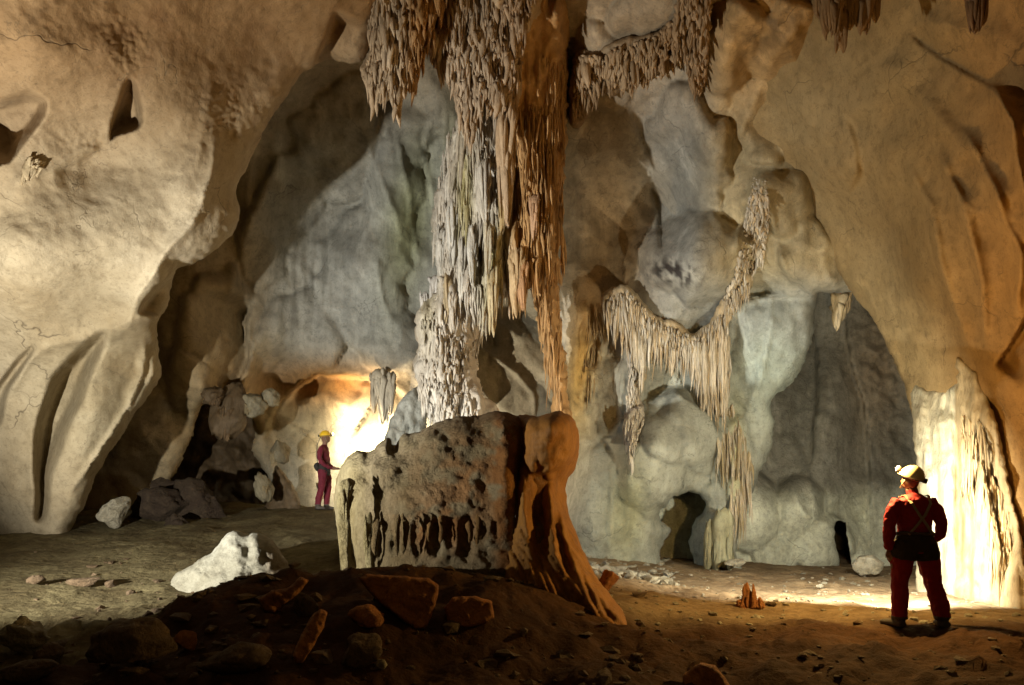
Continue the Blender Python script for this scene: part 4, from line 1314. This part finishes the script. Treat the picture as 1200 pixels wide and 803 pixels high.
# small post-shaped stalagmite by the dark doorway
t = empty("stalagmite", P(845, 666, 15.3), "short cream post-shaped stalagmite with a knobbly head right of the dark doorway", "stalagmite")
def upright(root, u, v, d, h, r, mat, name, col=(1, 1, 1), blunt=.85, head=0.0, n=16):
    D = Drips(); p = Vector(P(u, v, d))
    D.add(p, -h, r * .8, sides=14, rings=16, blunt=blunt, col=col, bulb=head)
    for q in range(n):
        a = random.uniform(0, 2 * PI); w = r * .72; s = random.uniform(.8, 1.1)
        D.add(p + Vector((w * math.cos(a), w * math.sin(a), 0)), -h * random.uniform(.5, 1.0), r * random.uniform(.2, .35), (.2 * r * math.cos(a) / h, 0), sides=8, rings=10, blunt=.6, wob=.3,
              col=tuple(x * s for x in col), bulb=head)
    return D.build(name, mat, root)
upright(t, 847, 670, 15.3, 1.45, .24, M['cream_drip'], 'post', (1.25, 1.35, 1.25), .9, .5)
upright(t, 831, 668, 15.4, 1.15, .12, M['cream_drip'], 'side_post', (1.1, 1.15, 1.0), .8, .2)
t = empty("stalagmite_stump", ground_at(877, 712), "small pointed brown stalagmite stump on the bright floor", "stalagmite")
g_ = t.location
for (du, h, r) in ((0, .36, .11), (6, .26, .10), (-8, .14, .09), (12, .16, .09)):
    upright(t, 877 + du, 714, g_.y, h, r, M['redstone'], 'stump', blunt=.3, n=7)

# formations round the dark corner left of the far caver
lumps = [(268, 520, 40, 74, "brown bulbous hanging stalactite in the dark corner left of the far caver", 15.6, 'darkdrip', 61),
         (296, 492, 30, 34, "pale knob hanging above the dark corner, right of the brown bulb", 15.7, 'cream_drip', 62),
         (318, 478, 26, 22, "small pale knob at the top right of the dark corner", 15.9, 'cream_drip', 63),
         (328, 546, 26, 30, "pale rounded knob on the wall left of the far caver", 16.6, 'cream_drip', 64),
         (308, 590, 22, 36, "white and brown little stalagmite at the edge of the dark corner", 15.4, 'cream_drip', 65),
         (252, 478, 30, 24, "dim knob under the overhang at the left of the dark corner", 15.4, 'darkdrip', 66)]
for (u, v, w, h, lab, d, m, sd) in lumps:
    t = empty("stalagmite" if 'stalagmite' in lab else "bulbous_stalactite", P(u, v, d), lab, "stalactite" if 'stalagmite' not in lab else "stalagmite")
    k = d / FPX
    vv, f = rock_shape((w * k / 2, w * k / 2, h * k / 2), sd, 4, 0.35, 0.25, 0, 0.3 * math.sin(sd))
    c = Vector(P(u, v - h / 2, d))
    o = npmesh("bulb", vv + np.array(c), f, M[m], np.ones((len(vv), 3)))
    link(o); local(o, t)
    for q in range(4):
        spike(t, u + random.uniform(-.3, .3) * w, v - h * .6, d - w * k * .25, h * k * random.uniform(.3, .6), w * k * random.uniform(.12, .2), M[m], 'drip', (1, .9, .75), blunt=.6)
FO = [(322, 546), (334, 556), (346, 572), (352, 594), (350, 612), (300, 612), (312, 592), (318, 570)]
o = relief("rock_fin", FO, lambda U, V: 16.2 - 0.01 * (U - 300) + 0.1 * fbm(U / 9, V / 9, 3., 3), M['darkdrip'], 2.5, 10, .3, .8, None, seed=150.)
tag(o, "low folded rock fin on the floor left of the far caver", "rock")
FI = [(448, 570), (452, 512), (462, 482), (476, 462), (492, 452), (504, 462), (500, 490), (496, 560)]
o = relief("rock_fin", FI, lambda U, V: 14.4 + 0.012 * (U - 450) + 0.08 * fbm(U / 9, V / 14, 5., 3), M['recess'], 2.5, 8, .2, .6, None, seed=155.)
tag(o, "grey leaning rock leaf behind the left shoulder of the boss", "rock")


# loose stones and gravel
def stones(name, n, box, size, mat, seed, kind='stuff', label=None, cat=None):
    r = np.random.default_rng(seed)
    V, F, b = [], [], 0
    v0, f0 = ICO[1]
    for k in range(n):
        u, v = r.uniform(box[0], box[2]), r.uniform(box[1], box[3])
        dd = 1.4 * FPX / max(v - VH, 8)
        x = (u - 600) / FPX * dd; y = dd
        if y > 18 or y < 3: continue
        z = float(floor_z(np.array(x), np.array(y)))
        s = size * (0.35 + r.random() ** 3 * 2.2)
        w = v0 * (1 + 0.3 * r.normal(size=(len(v0), 1))) * np.array([r.uniform(.7, 1.4), r.uniform(.7, 1.4), r.uniform(.4, .8)]) * s
        V.append(w + np.array([x, y, z + s * .2])); F.append(f0 + b); b += len(v0)
    o = npmesh(name, np.concatenate(V), np.concatenate(F), M[mat], None, smooth_shade=False)
    link(o)
    return tag(o, label, cat, kind=kind)


stones("rubble", 380, (60, 690, 760, 830), 0.035, 'stone', 1, label="loose brown rubble scattered over the dark ridge", cat="rubble")
stones("gravel", 220, (-60, 640, 330, 800), 0.014, 'stone', 2, label="pale gravel scattered over the left earth bank", cat="gravel")
stones("pebbles", 700, (680, 656, 1200, 730), 0.02, 'palestone', 3, label="pebbles scattered over the lit floor on the right", cat="pebbles")
stones("floor_debris", 260, (690, 652, 790, 690), 0.05, 'palestone', 4, label="broken stone debris at the foot of the back wall", cat="debris")
stones("dark_gravel", 220, (700, 725, 1260, 830), 0.022, 'stone', 5, label="dark gravel on the shaded floor at lower right", cat="gravel")

# ------------------------------------------------------------------ people
M['suit'] = plain_material("red_coverall", (0.30, 0.010, 0.020), 0.8, bump=0.5, scale=25)
M['suit2'] = plain_material("maroon_coverall", (0.15, 0.010, 0.026), 0.8, bump=0.5, scale=25)
M['darkcloth'] = plain_material("dark_cloth", (0.035, 0.03, 0.026), 0.85, bump=0.4, scale=40)
M['skin'] = plain_material("skin", (0.20, 0.105, 0.065), 0.55)
M['hair'] = plain_material("dark_hair", (0.02, 0.014, 0.01), 0.7)
M['boot'] = plain_material("boot_rubber", (0.07, 0.06, 0.05), 0.6)
M['helmet'] = plain_material("helmet_shell", (0.75, 0.66, 0.36), 0.35, var=0.1)
M['helmet2'] = plain_material("yellow_helmet_shell", (0.8, 0.5, 0.03), 0.35, var=0.1)
M['strap'] = plain_material("webbing", (0.3, 0.26, 0.2), 0.7)
M['metal'] = plain_material("metal", (0.6, 0.6, 0.6), 0.35, 1.0)
M['lamp'] = glow_material("headlamp_glow", (1.0, 0.72, 0.3), 60)


def tube(bm, pts, radii, sides=12, flat=None):
    """closed tapered tube along points, radii (rx, ry) or r"""
    pts = [Vector(p) for p in pts]
    rings = []
    prev = None
    for i, p in enumerate(pts):
        a = pts[max(i - 1, 0)]; b = pts[min(i + 1, len(pts) - 1)]
        t = (b - a).normalized()
        side = Vector((1, 0, 0))
        if abs(t.dot(side)) > 0.85: side = Vector((0, 0, 1))
        y_ = t.cross(side).normalized()
        x_ = y_.cross(t).normalized()
        r = radii[i]
        rx, ry = r if isinstance(r, tuple) else (r, r)
        rings.append([bm.verts.new(p + x_ * rx * math.cos(q) + y_ * ry * math.sin(q)) for q in [2 * PI * k / sides for k in range(sides)]])
    for A, B in zip(rings, rings[1:]):
        for k in range(sides):
            bm.faces.new((A[k], A[(k + 1) % sides], B[(k + 1) % sides], B[k]))
    bm.faces.new(list(reversed(rings[0]))); bm.faces.new(rings[-1])


def ball(bm, c, r, sub=2):
    m = Matrix.Translation(c) @ Matrix.Diagonal((r[0], r[1], r[2], 1))
    bmesh.ops.create_icosphere(bm, subdivisions=sub, radius=1, matrix=m)


def fused(name, bm, voxel, smooth_it, mats, disp=0.0, seed=0.0, matfn=None):
    bmesh.ops.recalc_face_normals(bm, faces=bm.faces)
    me = bpy.data.meshes.new(name + "_src")
    bm.to_mesh(me); bm.free()
    t = bpy.data.objects.new(name + "_src", me)
    COL.objects.link(t)
    r = t.modifiers.new("r", 'REMESH'); r.mode = 'VOXEL'; r.voxel_size = voxel
    s = t.modifiers.new("s", 'SMOOTH'); s.iterations = smooth_it; s.factor = 0.5
    dg = bpy.context.evaluated_depsgraph_get()
    dg.update()
    out = bpy.data.meshes.new_from_object(t.evaluated_get(dg))
    out.name = name
    bpy.data.objects.remove(t)
    n = len(out.vertices)
    co = np.empty(n * 3, np.float32); out.vertices.foreach_get("co", co); co = co.reshape(-1, 3)
    if disp:
        no = np.empty(n * 3, np.float32); out.vertex_normals.foreach_get("vector", no); no = no.reshape(-1, 3)
        w = fbm(co[:, 0] * 14 + seed, co[:, 1] * 14, co[:, 2] * 9, 3, .55)
        if matfn is not None:
            w = w * disp_mask(co)
        co = co + no * (disp * w)[:, None]
        out.vertices.foreach_set("co", co.astype(np.float32).ravel())
    out.materials.clear()
    for m in mats: out.materials.append(m)
    k = len(out.polygons)
    out.polygons.foreach_set("use_smooth", np.ones(k, bool))
    if matfn is not None:
        c = np.empty(k * 3, np.float32); out.polygons.foreach_get("center", c); c = c.reshape(-1, 3)
        out.polygons.foreach_set("material_index", matfn(c).astype(np.int32))
    out.update()
    return bpy.data.objects.new(name, out)


disp_mask = lambda co: (co[:, 2] < 1.46).astype(float) * (co[:, 2] > 0.1)


def hand(bm, wrist, down, out, s=1.0, curl=0.35):
    """relaxed hand: palm, four curled fingers, thumb from the side"""
    wrist = Vector(wrist); down = Vector(down).normalized(); out = Vector(out).normalized()
    side = down.cross(out).normalized()           # across the knuckles
    tube(bm, [wrist, wrist + down * .045, wrist + down * .09], [(.026, .02), (.036, .017), (.038, .015)], 10)
    for k, L in enumerate([.066, .078, .074, .06]):
        b = wrist + down * .088 + side * (-.027 + .018 * k)
        p1 = b + down * L * .5 - out * L * .12 * curl * 2
        p2 = p1 + down * L * .4 - out * L * .45 * curl * 2
        p3 = p2 + down * L * .15 - out * L * .4 * curl * 2
        tube(bm, [b - down * .02, b, p1, p2, p3], [.0095, .0095, .0088, .008, .006], 8)
    b = wrist + down * .03 - side * .026
    tube(bm, [b, b - side * .022 + down * .025 - out * .01, b - side * .026 + down * .055 - out * .018, b - side * .022 + down * .075 - out * .022], [.013, .0115, .010, .007], 8)


def helmet_parts(root, c, yaw, mat, lampdir, s=1.0, glow=True):
    """shell, brim, strap and lamp with its bracket, turned by yaw about z"""
    R = Matrix.Translation(c) @ Matrix.Rotation(yaw, 4, 'Z') @ Matrix.Scale(s, 4)
    bm = bmesh.new()
    bmesh.ops.create_uvsphere(bm, u_segments=28, v_segments=18, radius=1)
    bmesh.ops.delete(bm, geom=[v for v in bm.verts if v.co.z < -0.12], context='VERTS')
    for v in bm.verts:
        v.co = Vector((v.co.x * .113, v.co.y * .132, v.co.z * .148))
        if v.co.z < -0.005: v.co.x *= 1.04; v.co.y *= 1.04
    ex = bmesh.ops.solidify(bm, geom=bm.faces[:], thickness=0.006)
    me = bpy.data.meshes.new("helmet_shell"); bm.to_mesh(me); bm.free()
    me.polygons.foreach_set("use_smooth", np.ones(len(me.polygons), bool))
    me.materials.append(mat)
    h = bpy.data.objects.new("helmet", me); h.matrix_world = R
    link(h); h.parent = root; h.matrix_parent_inverse = root.matrix_world.inverted()
    def part(nm, build, m):
        bm = bmesh.new(); build(bm)
        me = bpy.data.meshes.new(nm); bm.to_mesh(me); bm.free()
        me.polygons.foreach_set("use_smooth", np.ones(len(me.polygons), bool))
        me.materials.append(m)
        q = bpy.data.objects.new(nm, me); link(q); q.parent = h
        return q
    part("headlamp_housing", lambda bm: (tube(bm, [(0, .125, .045), (0, .15, .048), (0, .168, .05)], [.026, .03, .032], 16),
                                         tube(bm, [(0, .11, .02), (0, .145, .03)], [.012, .012], 8)), M['boot'])
    part("headlamp_lens", lambda bm: ball(bm, (0, .172, .05), (.032, .02, .032), 2), M['lamp'])
    part("chin_strap", lambda bm: (tube(bm, [(-.105, 0, -.01), (-.088, .02, -.09), (-.04, .045, -.135), (0, .055, -.142), (.04, .045, -.135), (.088, .02, -.09), (.105, 0, -.01)],
                                        [.006] * 7, 6)), M['strap'])
    part("battery_box", lambda bm: tube(bm, [(0, -.15, .0), (0, -.15, .05)], [(.03, .018), (.03, .018)], 10), M['boot'])
    part("helmet_band", lambda bm: tube(bm, [(.12 * math.cos(a), .144 * math.sin(a), .01) for a in np.linspace(0, 2 * PI, 25)], [.006] * 25, 6), M['boot'])
    return h


def build_caver_back():
    """near caver, seen from behind, legs apart, looking up to the left; built at the origin facing +y"""
    base = ground_at(1072, 733)
    base = Vector(P(1072, 733, 7.7)); base.z = float(floor_z(np.array(base.x), np.array(base.y)))
    root = empty("person", base, "caver in dark red coverall seen from behind, standing before the bright flowstone", "person")
    bm = bmesh.new()
    # legs (x right, y forward)
    tube(bm, [(-.10, 0, .95), (-.13, .01, .75), (-.15, .02, .52), (-.165, 0, .28), (-.17, -.01, .1)], [(.115, .125), (.105, .12), (.082, .095), (.082, .09), (.075, .085)], 16)
    tube(bm, [(.10, 0, .95), (.15, .0, .75), (.20, .01, .52), (.26, -.01, .28), (.29, -.02, .1)], [(.115, .125), (.105, .12), (.085, .095), (.085, .09), (.08, .085)], 16)
    # boots
    for (x, yy, a) in ((-.17, -.01, -.35), (.29, -.02, .25)):
        tube(bm, [(x, yy, .15), (x, yy, .06), (x, yy, .012)], [(.058, .065), (.055, .065), (.056, .066)], 12)
        tube(bm, [(x - .02 * 0, yy - .07, .045), (x + a * .08, yy + .05, .05), (x + a * .22, yy + .17, .038), (x + a * .26, yy + .2, .032)], [(.046, .04), (.052, .048), (.05, .035), (.03, .025)], 12)
    # torso
    tube(bm, [(0, 0, .84), (0, 0, .95), (0, .0, 1.07), (-.005, .0, 1.2), (-.01, .0, 1.34), (-.012, .0, 1.44), (-.012, .01, 1.50)],
         [(.14, .12), (.185, .135), (.165, .12), (.185, .125), (.205, .125), (.17, .105), (.075, .07)], 20)
    # neck, head
    tube(bm, [(-.012, .01, 1.46), (-.02, .02, 1.56)], [.062, .058], 12)
    ball(bm, (-.025, .035, 1.66), (.078, .098, .115), 3)
    ball(bm, (-.05, .115, 1.615), (.03, .03, .035), 2)       # jaw / chin
    ball(bm, (-.062, .135, 1.655), (.012, .018, .018), 2)       # nose
    for s in (-1, 1): ball(bm, (-.025 + s * .082, .03, 1.645), (.012, .02, .032), 2)   # ears
    # arms: left hangs, right bent forward to the belly
    tube(bm, [(-.18, 0, 1.43), (-.245, -.01, 1.32), (-.275, -.01, 1.16), (-.27, .02, 1.02), (-.255, .05, .88)], [.072, .07, .06, .055, .045], 14)
    tube(bm, [(.155, 0, 1.43), (.225, -.01, 1.32), (.275, -.02, 1.17), (.30, .03, 1.05), (.26, .13, .97), (.2, .2, .95)], [.072, .07, .06, .056, .05, .042], 14)
    hand(bm, (-.252, .055, .87), (.05, .15, -1), (-1, 0, 0))
    hand(bm, (.2, .2, .95), (-1, .4, -.1), (0, .4, 1))
    def mf(c):
        z, x, yy = c[:, 2], c[:, 0], c[:, 1]
        m = np.zeros(len(c))
        m[z > 1.55] = 1
        m[z < .13] = 2
        m[(z < .87) & (x < -.238) & (z > .66)] = 1
        m[(x < .19) & (yy > .17) & (z > .85) & (z < 1.05)] = 1
        return m
    o = fused("body", bm, 0.0085, 3, [M['suit'], M['skin'], M['boot']], 0.012, 3.0, mf)
    link(o); o.parent = root
    # dark over-shorts, belt, harness straps
    bm = bmesh.new()
    tube(bm, [(0, 0, 1.08), (0, 0, .98), (0, 0, .9), (0, 0, .86)], [(.176, .132), (.196, .148), (.2, .15), (.19, .145)], 22)
    for s in (-1, 1):
        tube(bm, [(s * .09, 0, .95), (s * .115, 0, .86), (s * .13, .005, .77)], [(.12, .14), (.13, .142), (.125, .138)], 18)
    q = fused("over_shorts", bm, 0.011, 3, [M['darkcloth']], 0.012, 9.0); link(q); q.parent = root
    bm = bmesh.new()
    for s in (-1, 1):
        tube(bm, [(s * .12, .09, 1.47), (s * .125, -.03, 1.492), (s * .10, -.118, 1.40), (s * .03, -.137, 1.27), (-s * .05, -.133, 1.16), (-s * .13, -.11, 1.05)], [(.016, .006)] * 6, 8)
    bmesh.ops.recalc_face_normals(bm, faces=bm.faces)
    me = bpy.data.meshes.new("harness_strap"); bm.to_mesh(me); bm.free(); me.materials.append(M['strap'])
    q = bpy.data.objects.new("harness_strap", me); link(q); q.parent = root
    bm = bmesh.new()
    tube(bm, [(.19 * math.cos(a), .145 * math.sin(a), 1.06 + .01 * math.sin(2 * a)) for a in np.linspace(0, 2 * PI, 33)], [(.012, .02)] * 33, 8)
    me = bpy.data.meshes.new("belt"); bm.to_mesh(me); bm.free(); me.materials.append(M['boot'])
    q = bpy.data.objects.new("belt", me); link(q); q.parent = root
    bm = bmesh.new()
    ball(bm, (-.268, .07, .82), (.014, .01, .035), 2)
    me = bpy.data.meshes.new("carabiner"); bm.to_mesh(me); bm.free(); me.materials.append(M['metal'])
    q = bpy.data.objects.new("carabiner", me); link(q); q.parent = root
    hm = helmet_parts(root, Vector((0, 0, 0)), 0, M['helmet'], None)
    hm.matrix_parent_inverse = Matrix.Identity(4)
    hm.location = (-.025, .025, 1.685)
    hm.rotation_euler = (math.radians(24), 0, math.radians(34))
    root.scale = (1.04, 1.06, 1.0)
    return root


def build_caver_side():
    base = Vector(P(380, 597, 15.9)); base.z = float(floor_z(np.array(base.x), np.array(base.y)))
    root = empty("person", base, "small far caver in red coverall and yellow helmet standing sideways, facing right", "person")
    bm = bmesh.new()
    # built facing +x (profile to the camera)
    tube(bm, [(0, .09, .93), (.04, .1, .72), (.06, .1, .5), (.03, .1, .28), (.02, .1, .1)], [(.11, .115), (.10, .10), (.08, .08), (.075, .075), (.065, .07)], 14)
    tube(bm, [(0, -.09, .93), (-.01, -.1, .72), (-.03, -.1, .5), (-.10, -.1, .28), (-.12, -.1, .1)], [(.11, .115), (.10, .10), (.08, .08), (.075, .075), (.065, .07)], 14)
    for (x, yy) in ((.02, .1), (-.12, -.1)):
        tube(bm, [(x, yy, .14), (x, yy, .012)], [.055, .055], 10)
        tube(bm, [(x - .06, yy, .045), (x + .05, yy, .05), (x + .18, yy, .035)], [(.04, .045), (.05, .048), (.03, .04)], 10)
    tube(bm, [(0, 0, .84), (0, 0, .95), (0, 0, 1.08), (-.01, 0, 1.22), (-.02, 0, 1.36), (-.01, 0, 1.45), (0, 0, 1.5)],
         [(.11, .14), (.125, .175), (.12, .16), (.13, .18), (.125, .2), (.1, .17), (.065, .07)], 18)
    tube(bm, [(0, 0, 1.46), (.02, 0, 1.57)], [.06, .056], 12)
    ball(bm, (.03, 0, 1.665), (.098, .078, .115), 3)
    ball(bm, (.10, 0, 1.605), (.032, .03, .035), 2)
    ball(bm, (.132, 0, 1.655), (.02, .012, .02), 2)
    for s in (-1, 1): ball(bm, (.02, s * .08, 1.65), (.02, .012, .032), 2)
    for s in (-1, 1):
        tube(bm, [(-.01, s * .17, 1.43), (-.03, s * .23, 1.32), (-.03, s * .25, 1.17), (.03, s * .23, 1.06), (.14, s * .16, .99), (.22, s * .10, .97)], [.07, .066, .057, .052, .046, .038], 12)
        hand(bm, (.22, s * .1, .97), (1, -s * .3, -.1), (0, 0, 1))
    def mf(c):
        m = np.zeros(len(c)); m[c[:, 2] > 1.515] = 1; m[c[:, 2] < .13] = 2
        m[(c[:, 0] > .225) & (c[:, 2] > .8)] = 1
        return m
    o = fused("body", bm, 0.011, 3, [M['suit2'], M['skin'], M['boot']], 0.012, 5.0, mf)
    link(o); o.parent = root
    bm = bmesh.new()
    tube(bm, [(0, 0, 1.06), (0, 0, .95), (0, 0, .87), (0, 0, .8)], [(.128, .165), (.14, .19), (.145, .195), (.12, .18)], 20)
    q = fused("harness_belt", bm, 0.013, 3, [M['darkcloth']], 0.012, 9.0); link(q); q.parent = root
    bm = bmesh.new()
    ball(bm, (-.15, -.05, 1.0), (.07, .09, .1), 3)
    q = fused("hip_bag", bm, 0.012, 2, [M['darkcloth']], 0.015, 2.0); link(q); q.parent = root
    bm = bmesh.new()
    tube(bm, [(-.08, 0, 1.72), (-.16, -.02, 1.5), (-.17, -.03, 1.3), (-.15, -.03, 1.08)], [.009] * 4, 6)
    me = bpy.data.meshes.new("lamp_hose"); bm.to_mesh(me); bm.free(); me.materials.append(M['boot'])
    q = bpy.data.objects.new("lamp_hose", me); link(q); q.parent = root
    hm = helmet_parts(root, Vector((0, 0, 0)), 0, M['helmet2'], None)
    hm.matrix_parent_inverse = Matrix.Identity(4)
    hm.location = (.025, 0, 1.705)
    hm.rotation_euler = (math.radians(4), 0, math.radians(-82))
    return root


near_caver = build_caver_back()
far_caver = build_caver_side()
